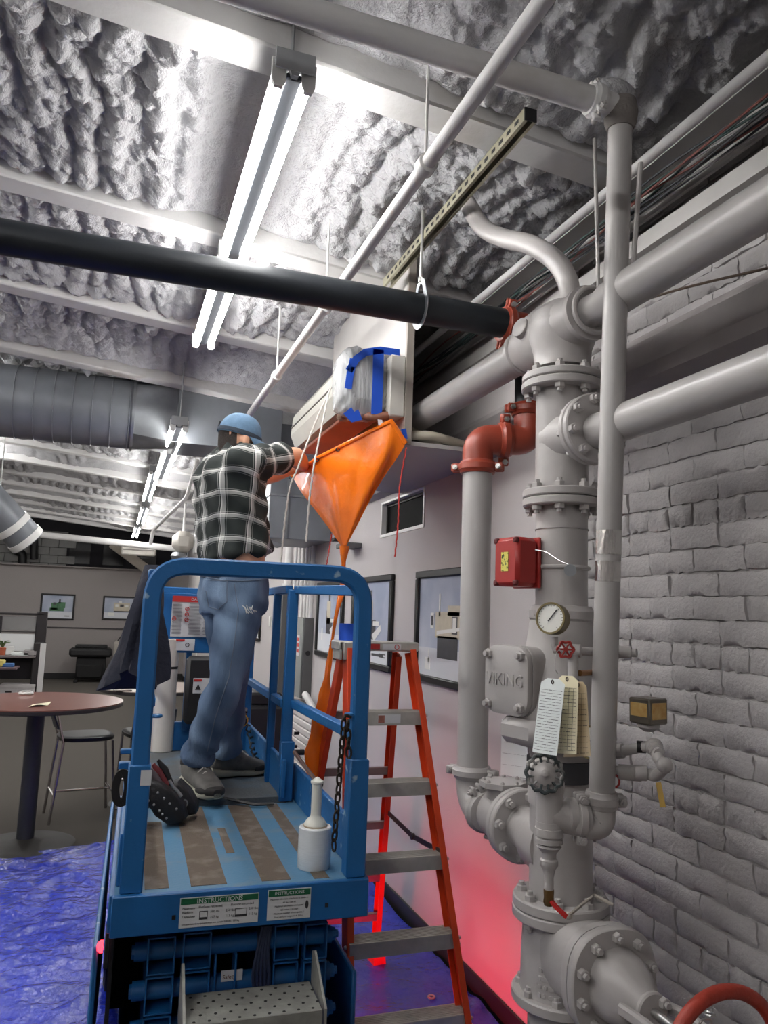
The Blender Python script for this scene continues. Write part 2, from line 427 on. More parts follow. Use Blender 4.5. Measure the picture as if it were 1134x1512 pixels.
# ceiling: sloped deck, timber joists, sprayed foam between them
b = MB(); zt = .34
pts = []
for x in (-6.1, 1.9):
    for y in (-4.1, 20.8):
        for dz in (0, .06): pts.append((x, y, zj(x)+zt+dz))
b.add(pts, [(0, 1, 3, 2), (4, 6, 7, 5), (0, 4, 5, 1), (2, 3, 7, 6), (0, 2, 6, 4), (1, 5, 7, 3)])
ceil = b.build('ceiling', FOAM, label='ceiling of sprayed white foam between painted timber joists', kind='structure', ang=0)
for k, y in enumerate(JY):
    b = MB(); b.bar((-6.0, y+JW/2, zj(-6.0)+.17), (1.75, y+JW/2, zj(1.75)+.17), JW, .34, bev=.008)
    b.build('joist', JOIST_STAIN if k == 6 else JOIST, ceil)
for k in range(1, len(JY)):
    ya, yb = JY[k-1]+JW-.03, JY[k]+.03
    near = ya < 6.2
    xa = -2.2 if near else -4.5; res = .0095 if near else .03
    xs = np.arange(xa, 1.76, res); ys = np.linspace(ya, yb, int((yb-ya)/res)+2)
    Xg, Yg = np.meshgrid(xs, ys, indexing='ij'); v = (Yg-ya)/(yb-ya)
    warp = fbm(Xg*2.2, Yg*2.2, k)*2-1
    u = Xg+.10*warp+.05*(v-.5)
    msk = np.clip((vnoise(Xg*1.3+5*k, Yg*.6, 3+k)-.28)*2.6, 0, 1)
    if k <= 3: msk = np.clip((Xg-.55)*2.2, .15, 1)*(.6+.6*vnoise(Xg*2.5, Yg*2.5, 8))
    if k == 4: msk = np.clip(np.where(Xg < .40, np.clip((.24+.10*(vnoise(Xg*0, Yg*7, 4)-.5)-Xg)*5.5, .06, 1.1), np.clip((Xg-.52)*2.2, .06, .9)), 0, 1)
    ridge = 1-np.abs(np.sin(np.pi*u/.135+2*fbm(Xg*4, Yg*1.2, k+5)))**1.0
    w1 = 1-np.clip(worley(Xg*11, Yg*11, k), 0, 1); w2 = 1-np.clip(worley(Xg*26, Yg*26, k+3), 0, 1)
    f1 = fbm(Xg*6, Yg*6, k+9); w3 = 1-np.clip(worley(Xg*52, Yg*52, k+6), 0, 1) if near else 0
    d = .02+.06*msk*(1-ridge)*(1-.4*v)+.05*(w1**1.3)*(.25+.75*msk)*(.5+.9*f1)+.030*w2*(.2+.8*msk)+.012*w3*(.3+.7*msk)+.03*f1
    e = np.minimum(v, 1-v); d = d+.05*np.exp(-(e/.06)**2)*(.3+vnoise(Xg*9, Yg*9, k+2))
    bowl = .10*np.clip(np.sin(np.pi*v), 0, 1)**.6
    hang = np.exp(-(e/.045)**2); d = d*(1-.75*hang)-.0*hang
    Z = 3.44+SLOPE*Xg+.10+bowl-d
    fo = raw('foam_panel', grid_mesh('foam_panel', np.stack([Xg, Yg, Z], -1), wl(ceil)), FOAM, ceil)
# soffit box that carries the air conditioner
sf = thing('trim_1', 'light grey soffit box below the ceiling behind the air conditioner', None, (1.19, 3.22, 2.49), kind='structure')
SOF = M('soffit_paint', (178, 175, 173), .6, var=.02)
b = MB(); b.prism([(1.19, 3.22, 2.49), (1.19, 4.55, 2.49), (1.19, 4.55, 3.5), (1.19, 3.22, 3.5)], (.02, 0, 0)); b.build('face_panel', SOF, sf, ang=0)
MB().box((1.45, 3.885, 2.50), (.48, 1.33, .02)).build('bottom_panel', SOF, sf, ang=0)
MB().box((1.45, 4.54, 3.0), (.48, .02, 1.0)).build('end_panel', SOF, sf, ang=0)
MB().box((1.205, 3.215, 3.0), (.035, .02, 1.02)).build('edge_strip', M('edge_wood', (150, 143, 135), .6), sf, ang=0)
# ledge of rough concrete along the brick wall and steel angle under the roof
LED = M('ledge_paint', (158, 153, 152), .7, var=.08, bump=.4, bscale=30)
b = MB(); pr = [(1.75, 2.50), (1.62, 2.53), (1.60, 2.57), (1.61, 2.66), (1.66, 2.71), (1.75, 2.73)]
b.prism([(x, -.5, z) for x, z in pr], (0, 6.0, 0)); b.build('trim_2', LED, label='rough painted concrete ledge along the brick wall', kind='structure', ang=25)
b = MB(); b.box((1.66, 2.2, 3.17), (.012, 10, .10)); b.box((1.61, 2.2, 3.225), (.10, 10, .012)); b.box((1.70, 2.2, 3.05), (.08, 10, .06))
b.build('trim_3', M('angle_paint', (186, 184, 182), .6, var=.06), label='painted steel angle where the brick wall meets the roof', kind='structure', ang=0)
# ================================================================ strip lights
TUBEM = M('tube_glow', (255, 253, 250), .5, var=0, emit=TUBE)
FIXM = M('fixture_enamel', (150, 152, 154), .4, var=.04)
SOCK = M('socket_white', (214, 214, 212), .45, var=.02)
GAP_SHADE = M('gap_shade_strip', (62, 66, 72), .5, var=.08)  # dark colour stands in for the dimmer gap between the glaring tubes
tube_me = MB().lathe((0, 0, 0), (0, 1, 0), [(0, .0135), (1.155, .0135)], 10).mesh('fluorescent_tube'); tube_me.materials.append(TUBEM)
cap_me = MB().lathe((0, 0, 0), (0, 1, 0), [(0, .0138), (.018, .0138)], 10).mesh('tube_cap'); cap_me.materials.append(CHROME)
_b = MB(); _b.prism([(-.022, 0, .05), (.022, 0, .05), (.02, 0, -.02), (.012, 0, -.036), (-.012, 0, -.036), (-.02, 0, -.02)], (0, .014, 0)); sock_me = _b.mesh('lamp_holder'); sock_me.materials.append(SOCK)
def strip_light(x, y, label, group='ceiling strip lights', dz=0., rods=True):
    z = 3.24+dz; L = 2.42
    t = thing('strip_light', label, 'ceiling light', (x, y, z-.04), group)
    b = MB(); b.prism([(x-.045, y, z+.07), (x+.045, y, z+.07), (x+.058, y, z+.034), (x+.058, y, z+.028), (x+.016, y, z+.018), (x+.010, y, z-.004), (x-.010, y, z-.004), (x-.016, y, z+.018), (x-.058, y, z+.028), (x-.058, y, z+.034)], (0, L, 0)); b.build('housing', FIXM, t, ang=0)
    for e in (0, L):
        MB().box((x, y+e, z+.04), (.116, .006, .064), bev=.002).build('end_plate', FIXM, t)
    MB().box((x, y+L/2, z+.004), (.052, L-.03, .022), None, .006).build('gap_shade_strip', GAP_SHADE, t)
    for s in (-1, 1):
        for k in range(2):
            ys = y+.02+k*1.205
            inst('fluorescent_tube', tube_me, t, (x+s*.043, ys+.012, z-.004))
            inst('lamp_holder', sock_me, t, (x+s*.043, ys-.006, z)); inst('lamp_holder', sock_me, t, (x+s*.043, ys+1.165, z))
    if rods:
        for e in (.12, 2.3):
            MB().cyl((x+.01, y+e, z+.07), (x+.01, y+e, zj(x)+.2), .006, n=6).build('hanger_rod', FIXM, t)
    return t
LX = .375
strip_light(LX, 2.0, 'nearest twin tube strip light, crossing above the black pipe')
strip_light(.345, 5.54, 'second nearest strip light, hanging just left of the worker\'s cap', dz=-.24)
strip_light(.33, 9.0, 'third strip light in the row, past the worker\'s shoulder')
strip_light(LX-.03, 12.3, 'fourth strip light in the receding row')
strip_light(LX-.05, 15.4, 'farthest strip light in the receding row')
for k, y in enumerate((-3.2, -5.2)): strip_light(-4.9, y+7.5, ('nearer unseen fill light of the leftmost row', 'unseen fill light of the leftmost row behind the viewer')[k], 'unseen fill lights left of the frame', dz=.47)  # unseen leftmost row, added as fill light
for k, y in enumerate((12.2, 15.6)): strip_light(-2.95, y, ('added fill light over the office area before the cubicle', 'added fill light over the office area beside the cubicle')[k], 'unseen fill lights left of the frame', dz=.28)  # unseen pair added to brighten the far partition
for k, y in enumerate((-3.0, -.3, 2.6, 5.6, 8.6)):  # unseen fill row, set close in to brighten riser and brick
    strip_light(-1.75, y, ('unseen fill light behind the viewer on the left', 'nearest unseen fill light of the left row, level with the black pipe', 'second unseen fill light of the left row, level with the round duct', 'third unseen fill light of the left row, left of the bar tables', 'last unseen fill light of the left row, past the bar tables')[k], 'unseen fill lights left of the frame', dz=.28)
# ================================================================ sprinkler riser
def hexbolt(mat, r=.0125, h=.010, stud=.012, name='bolt'):
    b = MB(); b.lathe((0, 0, 0), (0, 0, 1), [(0, r), (h, r), (h+.002, r*.85)], 6); b.lathe((0, 0, h), (0, 0, 1), [(0, r*.55), (stud, r*.55)], 8)
    me = b.mesh(name, ang=30); me.materials.append(mat); return me
BOLT = hexbolt(PIPE, .0165, .014, .012); BOLTS = hexbolt(PIPE, .009, .007, .004); BOLTZ = hexbolt(CHROME, .007, .006, .02)
def disc(p, c, axis, r, th, nb=8, rb=None, mat=PIPE, bolt=BOLT, sides=(1,), name='flange', ph=.2, x=None, bs=1.):
    """flange disc centred at c with bolts on the chosen sides"""
    a = Vector(axis).normalized(); c = Vector(c); h = th/2
    f = MB().lathe(c-a*h, a, [(0, r-.004), (.004, r), (th-.004, r), (th, r-.004)], 36).build(name, mat, p)
    fx, fy, _ = frame(a)
    for s in sides:
        for k in range(nb):
            t = 2*math.pi*(k+ph)/nb; q = c + (fx*math.cos(t)+fy*math.sin(t))*(rb or r*.82)
            inst('bolt', bolt, f, q+a*s*h, a*s, scale=(bs, bs, bs) if bs != 1. else None)
    return f
def coupling(p, c, axis, r, wd=.05, mat=PIPE, side=(1, 0, 0), bolt=BOLTZ, name='coupling'):
    """grooved pipe coupling: ribbed ring with two bolted ears"""
    a = Vector(axis).normalized(); c = Vector(c); s = Vector(side); s = (s-a*s.dot(a)).normalized(); t = a.cross(s)
    b = MB(); h = wd/2
    b.lathe(c-a*h, a, [(0, r*1.02), (.002, r*1.13), (wd*.25, r*1.20), (wd*.3, r*1.26), (wd*.7, r*1.26), (wd*.75, r*1.20), (wd-.002, r*1.13), (wd, r*1.02)], 30)
    for sg in (-1, 1):
        for q in (-1, 1):
            R = Matrix((s, t, a)).transposed()
            b.box(c+s*sg*(r*1.36)+t*q*.013, (r*.5+.012, .014, wd*.66), R, .004)
    o = b.build(name, mat, p)
    for sg in (-1, 1):
        bb = MB(); bb.cyl(c+s*sg*(r*1.42)-t*.036, c+s*sg*(r*1.42)+t*.036, .0055, n=8)
        bb.lathe(c+s*sg*(r*1.42)+t*.020, t, [(0, .011), (.011, .011)], 6); bb.lathe(c+s*sg*(r*1.42)-t*.030, t, [(0, .010), (.010, .010)], 10)
        bb.build('bolt', CHROME if mat is RED else PIPE, o)
    return o
def pipe(p, pts, r, mat=PIPE, n=24, name='pipe', fil=None):
    q = fillet(pts, fil, 8) if fil else pts
    return MB().tube(q, r, n).build(name, mat, p)
RX, RY = 1.33, 2.12
def zr(y): return pX(829, y, RX).z
UP = V((0, 0, 1)); YA = V((0, 1, 0)); XA = V((1, 0, 0))
ax = V((RX, RY, 0))
def at(z): return V((RX, RY, z))
# --- main riser: tee on top, flanged spool with branch, plain spool
r = thing('fire_riser', 'tall grey sprinkler riser with bolted flanges and a tee on top', 'pipe', (RX, RY, 1.74))
ZM = 2.672
b = MB()
b.lathe((RX, 2.375, ZM), (0, -1, 0), [(0, .074), (.025, .076), (.05, .09), (.10, .104), (.20, .108), (.28, .10), (.35, .082), (.395, .07)], 32)
b.lathe((RX, RY, zr(548)), UP, [(0, .095), (.02, .090), (.06, .094), (.10, .108), (.15, .112), (.19, .10)], 32)
b.build('tee_body', PIPE, r)
MB().lathe((RX, 2.385, ZM), (0, -1, 0), [(0, .072), (.004, .083), (.024, .083), (.03, .074)], 32).build('collar', PIPE, r)
MB().lathe((RX, 1.985, ZM), (0, -1, 0), [(0, .072), (.004, .088), (.026, .088), (.03, .07)], 32).build('collar', PIPE, r)
p0 = pX(800, 486, 1.25); nrm = (CAM-p0); nrm.z = 0; nrm.normalize()
MB().lathe(V((RX, 2.235, ZM))+V((-.085, -.03, .01)), (-1, -.25, .25), [(0, .034), (.035, .034), (.038, .030)], 24).build('boss_cap', PIPE, r)
z1, z2 = zr(568), zr(738)
disc(r, at(z1+.014), UP, .129, .024, sides=(1,)); disc(r, at(z1-.014), UP, .131, .026, sides=(-1,), ph=.2)
MB().lathe(at(z2), UP, [(0, .083), (.03, .084), (z1-z2-.02, .084), (z1-z2, .088)], 36).build('branch_spool', PIPE, r)
ZB = 2.298
MB().lathe((RX, RY, ZB), (0, -1, 0), [(0, .086), (.06, .082), (.09, .066), (.13, .062), (.15, .068)], 32).build('branch_neck', PIPE, r)
disc(r, (RX, RY-.158, ZB), (0, -1, 0), .108, .024, sides=(-1,)); disc(r, (RX, RY-.184, ZB), (0, -1, 0), .108, .024, sides=(1,))
disc(r, at(z2+.015), UP, .124, .026, sides=(1,)); f2 = disc(r, at(z2-.014), UP, .124, .026, sides=(-1,))
z3 = zr(908)
MB().lathe(at(z3), UP, [(0, .081), (z2-z3, .081)], 36).build('pipe', PIPE, r)
MB().torus(at(zr(783)), UP, .0825, .0022, 36, 6).build('wire', M('wire_grey', (150, 146, 144), .5, var=0), r)
# mains along the wall
t = thing('sprinkler_main', 'upper grey pipe running towards the viewer from the riser tee', 'pipe', (RX, 1.9, ZM))
b = MB(); b.lathe((RX, 1.958, ZM), (0, -1, 0), [(0, .052), (.06, .048), (.10, .057), (3.5, .057)], 32); b.build('pipe', PIPE2, t)
t = thing('sprinkler_main', 'grey pipe leaving the riser tee into the dark space above the soffit', 'pipe', (RX, 2.47, ZM))
MB().lathe((RX, 2.38, ZM), (0, 1, 0), [(0, .064), (2.13, .064)], 32).build('pipe', PIPE2, t)
t = thing('sprinkler_main', 'lower grey pipe bolted to the riser by a side flange', 'pipe', (RX, 1.9, ZB-.02))
b = MB(); b.lathe((RX, RY-.20, ZB-.012), (0, -1, 0), [(0, .054), (.02, .0535), (3.2, .0535)], 32); b.build('pipe', PIPE2, t)
# --- alarm check valve
va = thing('check_valve', 'large grey check valve with a bolted square cover on the riser', 'valve', (RX, RY, zr(1150)))
coupling(va, at(zr(908)), UP, .082, .058, side=(-.75, -.5, 0), mat=PIPE)
zz = [zr(y) for y in (1104, 1098, 1086, 1045, 990, 950, 922)]
b = MB(); b.lathe(at(zz[0]), UP, [(0, .10), (zz[1]-zz[0], .150), (zz[2]-zz[0], .166), (zz[3]-zz[0], .160), (zz[4]-zz[0], .128), (zz[5]-zz[0], .108), (zz[6]-zz[0]+.01, .098), (zz[6]-zz[0]+.02, .085)], 40)
b.build('body', PIPE, va)
nrm = V((-.975, -.22, 0)).normalized(); sd = UP.cross(nrm).normalized()     # cover normal / horizontal side
cc = pX(748, 1004, 1.145)
def rsq(c, n, w_, h_, d, rad, N=6, taper=0.):
    """rounded rectangle outline in the plane (n x up)"""
    out = []
    for k, (sx, sz) in enumerate(((1, 1), (-1, 1), (-1, -1), (1, -1))):
        for j in range(N+1):
            a_ = math.pi/2*(k+j/N); u_ = sx*(w_/2-rad)+rad*math.cos(a_); z_ = sz*(h_/2-rad)+rad*math.sin(a_)
            out.append(c + sd*u_*(1+taper*z_/h_) + UP*z_ + nrm*d)
    return out
b = MB(); b.loft([rsq(cc, nrm, .205, .20, -.19, .05), rsq(cc, nrm, .20, .205, -.10, .05), rsq(cc, nrm, .192, .205, -.035, .045), rsq(cc, nrm, .20, .21, -.03, .05), rsq(cc, nrm, .20, .21, -.016, .05)]); b.build('cover_boss', PIPE, va)
b = MB(); b.loft([rsq(cc, nrm, .196, .206, -.013, .05), rsq(cc, nrm, .198, .208, -.006, .05), rsq(cc, nrm, .194, .204, .004, .05), rsq(cc, nrm, .17, .18, .008, .045), rsq(cc, nrm, .03, .03, .010, .01)]); cv = b.build('cover_plate', PIPE, va)
for sx, sz in ((1, 1), (-1, 1), (-1, -1), (1, -1)):
    inst('bolt', BOLT, cv, cc+sd*sx*.072+UP*sz*.076+nrm*.003, nrm, scale=(.95, .95, 1.0))
text_mesh('VIKING', .052, PIPE, cv, cc+UP*-.016+nrm*.006, sd, UP, 'raised_lettering', 'CENTER', depth=.007)
zl = zr(1150)
MB().box(at(zr(1076))+nrm*.12, (.14, .16, .075), Matrix((nrm, sd, UP)).transposed(), .02).build('lower_box', PIPE, va)
b = MB(); b.lathe(at(zr(1186)), UP, [(0, .10), (.05, .10), (.06, .095), (zr(1104)-zr(1186)+.01, .095)], 32); b.build('lower_neck', PIPE, va)
MB().lathe(at(zr(1150)), UP, [(0, .085), (.002, .104), (.062, .104), (.064, .085)], 32).build('gasket_ring', M('dark_iron', (58, 58, 62), .55, var=.15), va)
# --- lower tee spool with side flange
lo = thing('riser_base', 'lower grey riser section with a side flange above the gate valve', 'pipe', (RX, RY, zr(1340)))
z4 = zr(1338)
MB().lathe(at(z4), UP, [(0, .094), (zr(1186)-z4, .094)], 36).build('pipe', PIPE, lo)
ZC = pX(759, 1213, RX).z
b = MB(); b.lathe((RX, RY, ZC), YA, [(0, .105), (.10, .098), (.16, .074), (.215, .066), (.22, .07)], 32); b.build('branch_neck', PIPE, lo)
disc(lo, (RX, RY+.232, ZC), YA, .118, .026, sides=(-1,), nb=8)
disc(lo, at(z4+.015), UP, .142, .03, sides=(1,)); 
# --- swing check between side flange and the left pipe
LXp, LYp = 1.29, 2.655
sc = thing('swing_check', 'small grey swing check valve beside the lower riser flange', 'valve', (LXp, 2.5, ZC-.09))
disc(sc, (RX, RY+.262, ZC), YA, .116, .026, sides=(), nb=8)
b = MB(); b.lathe((RX, RY+.275, ZC), YA, [(0, .066), (.03, .078), (.09, .088), (.15, .080), (.19, .06)], 28); b.lathe((RX-.005, RY+.36, ZC), UP, [(0, .06), (.085, .056), (.10, .066)], 24)
b.build('body', PIPE, sc)
zt_ = ZC+.10
poly = [(RX-.005+.085*math.cos(math.pi/4*k+.3), RY+.36+.078*math.sin(math.pi/4*k+.3), zt_) for k in range(8)]
f = MB().prism(poly, (0, 0, .018)).build('cover_plate', PIPE, sc, ang=20)
for k in range(8):
    inst('bolt', BOLTS, f, (RX-.005+.068*math.cos(math.pi/4*k+.3), RY+.36+.062*math.sin(math.pi/4*k+.3), zt_+.018), UP, scale=(.8, .8, .8))
# --- left supply pipe (grey), red elbows, black main
lp = thing('feed_pipe', 'wide smooth grey vertical pipe left of the riser, under red elbows', 'pipe', (LXp, LYp, ZC))
zt1 = pX(711, 690, LXp).z
MB().lathe((LXp, LYp, pX(695, 1138, LXp).z), UP, [(0, .057), (zt1-pX(695, 1138, LXp).z, .057)], 32).build('pipe', PIPE2, lp)
zc1 = pX(694, 1138, LXp).z
coupling(lp, (LXp, LYp, zc1), UP, .058, .046, side=(.5, -.6, 0))
el = [V((LXp, LYp, zc1))] + arc((LXp+.003, LYp-.0, zc1-.03)+0*XA if False else V((LXp, LYp-.085, ZC+.085)), (0, 1, 0), (0, 0, -1), .085, 0, math.pi/2*.98, 10)
MB().tube(el, .059, 24).build('elbow', PIPE, lp)
coupling(lp, V((LXp+.002, LYp-.10, ZC)), YA, .058, .05, side=(-.4, 0, .9))
rd = thing('red_elbow_run', 'red grooved elbows joining the grey feed pipe to the black main', 'pipe', (LXp, LYp, zt1))
coupling(rd, (LXp, LYp, zt1+.004), UP, .059, .05, RED, side=(.8, -.6, 0))
VX = 1.488; VY = 2.61; zE = zt1+.115
run = [V((LXp, LYp, zt1)), V((LXp, LYp, zE)), V((VX, VY, zE+.01)), V((VX, VY, zE+.12))]
MB().tube(fillet(run, .085, 10), .0595, 26).build('elbow', RED, rd)
mid = (run[1]+run[2])/2
coupling(rd, mid+V((.003, 0, 0)), run[2]-run[1], .059, .05, RED, side=(0, -.3, 1))
coupling(rd, V((VX, VY, zE+.13)), UP, .059, .05, RED, side=(1, 0, 0))
bm_ = thing('black_main', 'black steel sprinkler pipe crossing the whole ceiling with a red end elbow', 'pipe', (.4, 2.6, 2.82))
ZK = 2.872
MB().lathe((VX, VY, zE+.13), UP, [(0, .057), (ZK-zE-.2, .057)], 28).build('vertical_pipe', BLKPIPE, bm_)
MB().lathe((-3.2, 2.6, ZK), XA, [(0, .0572), (4.60, .0572)], 32).build('pipe', BLKPIPE, bm_)
MB().tube(fillet([V((VX, VY, ZK-.09)), V((VX, VY, ZK)), V((VX-.10, VY, ZK))], .085, 10), .0595, 26).build('elbow', RED, bm_)
coupling(bm_, (VX-.105, VY, ZK), XA, .059, .05, RED, side=(0, -.45, .9)); coupling(bm_, (VX, VY, ZK-.10), UP, .059, .05, RED, side=(1, 0, 0))
# --- right drain pipe with grooved elbow
dp = thing('drain_pipe', 'slim grey vertical pipe with silver tape bands, in front of the riser', 'pipe', (1.29, 1.83, 1.1))
dB = pX(888, 1185, 1.285); dT = pX(916, 182, 1.30); dd = (dT-dB).normalized()
MB().lathe(dB, dd, [(0, .0345), ((dT-dB).length, .0345)], 28).build('pipe', PIPE2, dp)
for ya_, yb_ in ((783, 819), (829, 859)):
    ta = (pX(901, ya_, 1.29)-dB).dot(dd); tb = (pX(901, yb_, 1.29)-dB).dot(dd)
    MB().lathe(dB+dd*tb, dd, [(0, .0352), (ta-tb, .0352)], 28).build('foil_tape', M('foil', (214, 212, 208), .18, metal=1., var=.05, bump=.7, bscale=30, stretch=(2, 2, .5)), dp)
coupling(dp, dB+dd*.008, dd, .0365, .046, side=(.9, -.25, 0))
# angle valve assembly in front of the riser
AV = pX(811, 1196, 1.145)
run = [dB+V((0, 0, 0)), dB-V((0, 0, .065)), AV+V((.0, 0, -.012))]
MB().tube(fillet(run, .05, 10), .037, 22).build('elbow', PIPE, dp)
hd = (run[1]-AV); hd.z = 0; hd.normalize()
coupling(dp, AV+hd*.085+V((0, 0, -.02)), hd, .037, .045, side=(0, 0, 1))
MB().lathe(dT-dd*.02, dd, [(0, .038), (.02, .046), (.05, .05), (.085, .044), (.10, .02)], 20).build('top_elbow', M('mastic', (120, 114, 110), .85, bump=.5, bscale=40), dp)
# cross pipe under the first joist, from the top of the drain pipe to the left
cp = thing('cross_pipe', 'painted pipe running along the first joist from the top elbow', 'pipe', (.4, 1.7, 3.08))
cT = dT+dd*.045; cL = pY(455, 18, cT.y+.02)
cdir = (cL-cT).normalized()
MB().lathe(cT, cdir, [(0, .036), (3.6, .036)], 24).build('pipe', JOIST, cp)
coupling(cp, cT+cdir*.085, cdir, .038, .045, mat=JOIST, side=(0, -.4, -1))
MB().ball(cT+V((-.02, .03, .045)), (.085, .07, .05), 16, 10).build('foam_blob', FOAM, cp)
# --- angle valve with black hand wheel, drip pipe
av = thing('angle_valve', 'grey angle valve with a black spoked hand wheel at the riser', 'valve', (AV.x, AV.y, AV.z-.1))
b = MB(); b.lathe(AV-V((0, 0, .065)), UP, [(0, .038), (.02, .038), (.022, .033), (.05, .036), (.10, .036), (.12, .040), (.14, .040), (.142, .034), (.16, .034)], 26)
b.lathe(AV+V((0, 0, -.012)), hd, [(0, .03), (.045, .036), (.05, .044), (.07, .044), (.072, .037), (.085, .037)], 24); b.build('body', PIPE, av)
wc = pX(804, 1142, 1.11); wn_ = V((-.45, -.86, .22)).normalized()
fx, fy, _ = frame(wn_)
b = MB(); K = 12
ring = []
for k in range(48):
    t = 2*math.pi*k/48; rr = .047*(1+.055*math.cos(K*t)); ring.append(wc+fx*rr*math.cos(t)+fy*rr*math.sin(t))
b.tube(ring, .0055, 8, True)
for k in range(K):
    t = 2*math.pi*(k+.5)/K; b.tube([wc+(fx*math.cos(t)+fy*math.sin(t))*q for q in (.028, .046)], .0035, 6)
hw = b.build('hand_wheel', M('black_wheel', (52, 60, 62), .45, var=.3, rgb2=(150, 148, 146), thr=(.5, .62), scale=30), av)
MB().lathe(wc-wn_*.006, wn_, [(0, .031), (.006, .031), (.012, .02), (.018, .012), (.024, .009), (.026, 0)], 20).build('wheel_hub', PIPE, hw)
MB().tube([wc-wn_*.004, wc-wn_*.05, AV+V((0, 0, .09))], .012, 10).build('stem', PIPE, av)
MB().lathe(wc-wn_*.085, wn_, [(0, .04), (.05, .043), (.06, .036)], 20).build('bonnet', PIPE, av)
dl = AV-V((0, 0, .06))
zz_ = [pX(815, y, AV.x).z for y in (1236, 1252, 1256, 1268, 1272, 1290, 1294, 1312, 1340)]
b = MB(); pts_ = [(1214, .036), (1226, .036), (1228, .028), (1236, .030), (1240, .036), (1246, .036), (1248, .026), (1252, .033), (1258, .024), (1262, .019), (1270, .019), (1272, .024), (1280, .024), (1284, .019), (1288, .016), (1298, .0125), (1316, .0125)]
zb = pX(815, 1316, AV.x).z
prof = [(pX(815, y, AV.x).z-zb, r_) for y, r_ in reversed(pts_)]
b.lathe((AV.x, AV.y, zb), UP, prof, 20); b.build('drip_fittings', PIPE, av)
BRASS = M('brass', (132, 104, 66), .35, metal=.8, var=.2)
b = MB(); b.lathe((AV.x, AV.y, zb-.04), UP, [(0, .012), (.008, .015), (.018, .013), (.03, .014), (.04, .014)], 14); bv = b.build('ball_valve', BRASS, av)
b = MB(); e0 = V((AV.x, AV.y-.012, zb-.025)); b.rtube([e0, e0+V((.008, -.012, -.012)), e0+V((.028, -.03, -.032))], .014, .005); b.build('lever', M('red_lever', (190, 38, 36), .4), av)
# loose lever wrench lying on the flange
b = MB(); q0 = pX(840, 1352, 1.245); q1 = pX(878, 1322, 1.27); q2 = pX(905, 1336, 1.30)
b.rtube([q0, (q0+q1)/2+V((0, 0, .002)), q1], .016, .008); b.rtube([q1, q2], .012, .008); b.ball(q0, .011, 10, 6)
b.build('flange_lever', M('lever_paint', (168, 160, 150), .5), label='short steel lever resting on the riser flange', cat='lever')
# --- gate valve with big red wheel
gv = thing('gate_valve', 'grey gate valve with a large red hand wheel at the bottom right', 'valve', (RX, RY, 0))
ZG = pX(1050, 1534, RX).z-.035
disc(gv, at(z4-.016), UP, .143, .03, sides=(-1,))
b = MB(); zlo = pX(829, 1480, RX).z
b.lathe(at(zlo), UP, [(0, .12), (.06, .118), (.16, .115), (z4-zlo-.03, .11), (z4-zlo-.02, .112)], 32); b.build('body', PIPE, gv)
disc(gv, at(pX(829, 1458, RX).z-.02), UP, .143, .03, sides=(1,))
MB().lathe(at(0), UP, [(0, .18), (.02, .18), (.021, .095), (zlo, .095)], 32).build('base_pipe', PIPE, gv)
for yy_, n_ in ((1375, 'FIG'), (1395, '250 WOG')):
    pass
b = MB()
for k in range(40):
    u = random.uniform(0, 1); vv = random.choice((0, 1, 2, 3)); th = 3.6+u*.55
    b.box(at(zlo+.055+.022*vv)+V((math.cos(th)*.117, math.sin(th)*.117, 0)), (.006, .010, .012), Matrix.Rotation(th, 3, 'Z'), .001)
b.build('cast_lettering', PIPE, gv)
def oval(c, w_, h_, N=28):
    return [V(c)+V((w_/2*math.copysign(abs(math.cos(2*math.pi*k/N))**.8, math.cos(2*math.pi*k/N)), 0, h_/2*math.copysign(abs(math.sin(2*math.pi*k/N))**.8, math.sin(2*math.pi*k/N)))) for k in range(N)]
def gy(y): return (RX, y, ZG)
b = MB(); b.loft([oval(gy(RY-.02), .20, .24), oval(gy(RY-.19), .21, .22), oval(gy(RY-.205), .255, .265), oval(gy(RY-.235), .26, .27)]); b.build('bonnet_neck', PIPE, gv)
b = MB(); b.loft([oval(gy(RY-.238), .26, .27), oval(gy(RY-.242), .265, .275), oval(gy(RY-.265), .265, .275), oval(gy(RY-.27), .258, .268)]); bf = b.build('bonnet_flange', PIPE, gv)
for k in range(10):
    t = 2*math.pi*k/10+.3
    inst('bolt', BOLT, bf, (RX+.112*math.cos(t), RY-.27, ZG+.116*math.sin(t)), (0, -1, 0), scale=(.9, .9, 1.1))
b = MB(); b.loft([oval(gy(RY-.268), .165, .18), oval(gy(RY-.315), .155, .17), oval(gy(RY-.36), .125, .135), oval(gy(RY-.385), .085, .09), oval(gy(RY-.41), .07, .07)]); b.build('bonnet_dome', PIPE, gv)
disc(gv, gy(RY-.415), (0, -1, 0), .045, .016, nb=2, rb=.034, sides=(1,), name='gland', bs=.9)
YW = 1.46
b = MB()
for s in (-1, 1):
    P_ = [V((RX+s*.055, RY-.37, ZG-.01)), V((RX+s*.062, RY-.46, ZG)), V((RX+s*.058, RY-.56, ZG)), V((RX+s*.022, YW+.03, ZG))]
    b.rtube(spline(P_, 5), .022, .03, up=(0, 0, 1))
b.lathe(gy(YW+.055), (0, -1, 0), [(0, .03), (.05, .03)], 16); b.build('yoke', PIPE, gv)
MB().lathe(gy(RY-.36), (0, -1, 0), [(0, .011), (RY-.36-YW+.12, .011)], 12).build('stem', CHROME, gv)
REDW = M('wheel_red', (160, 54, 38), .45, var=.15, scale=18, bump=.25, bscale=60)
b = MB(); b.torus(gy(YW), (0, 1, 0), .152, .0158, 44, 12); hw2 = b.build('hand_wheel', REDW, gv)
b = MB()
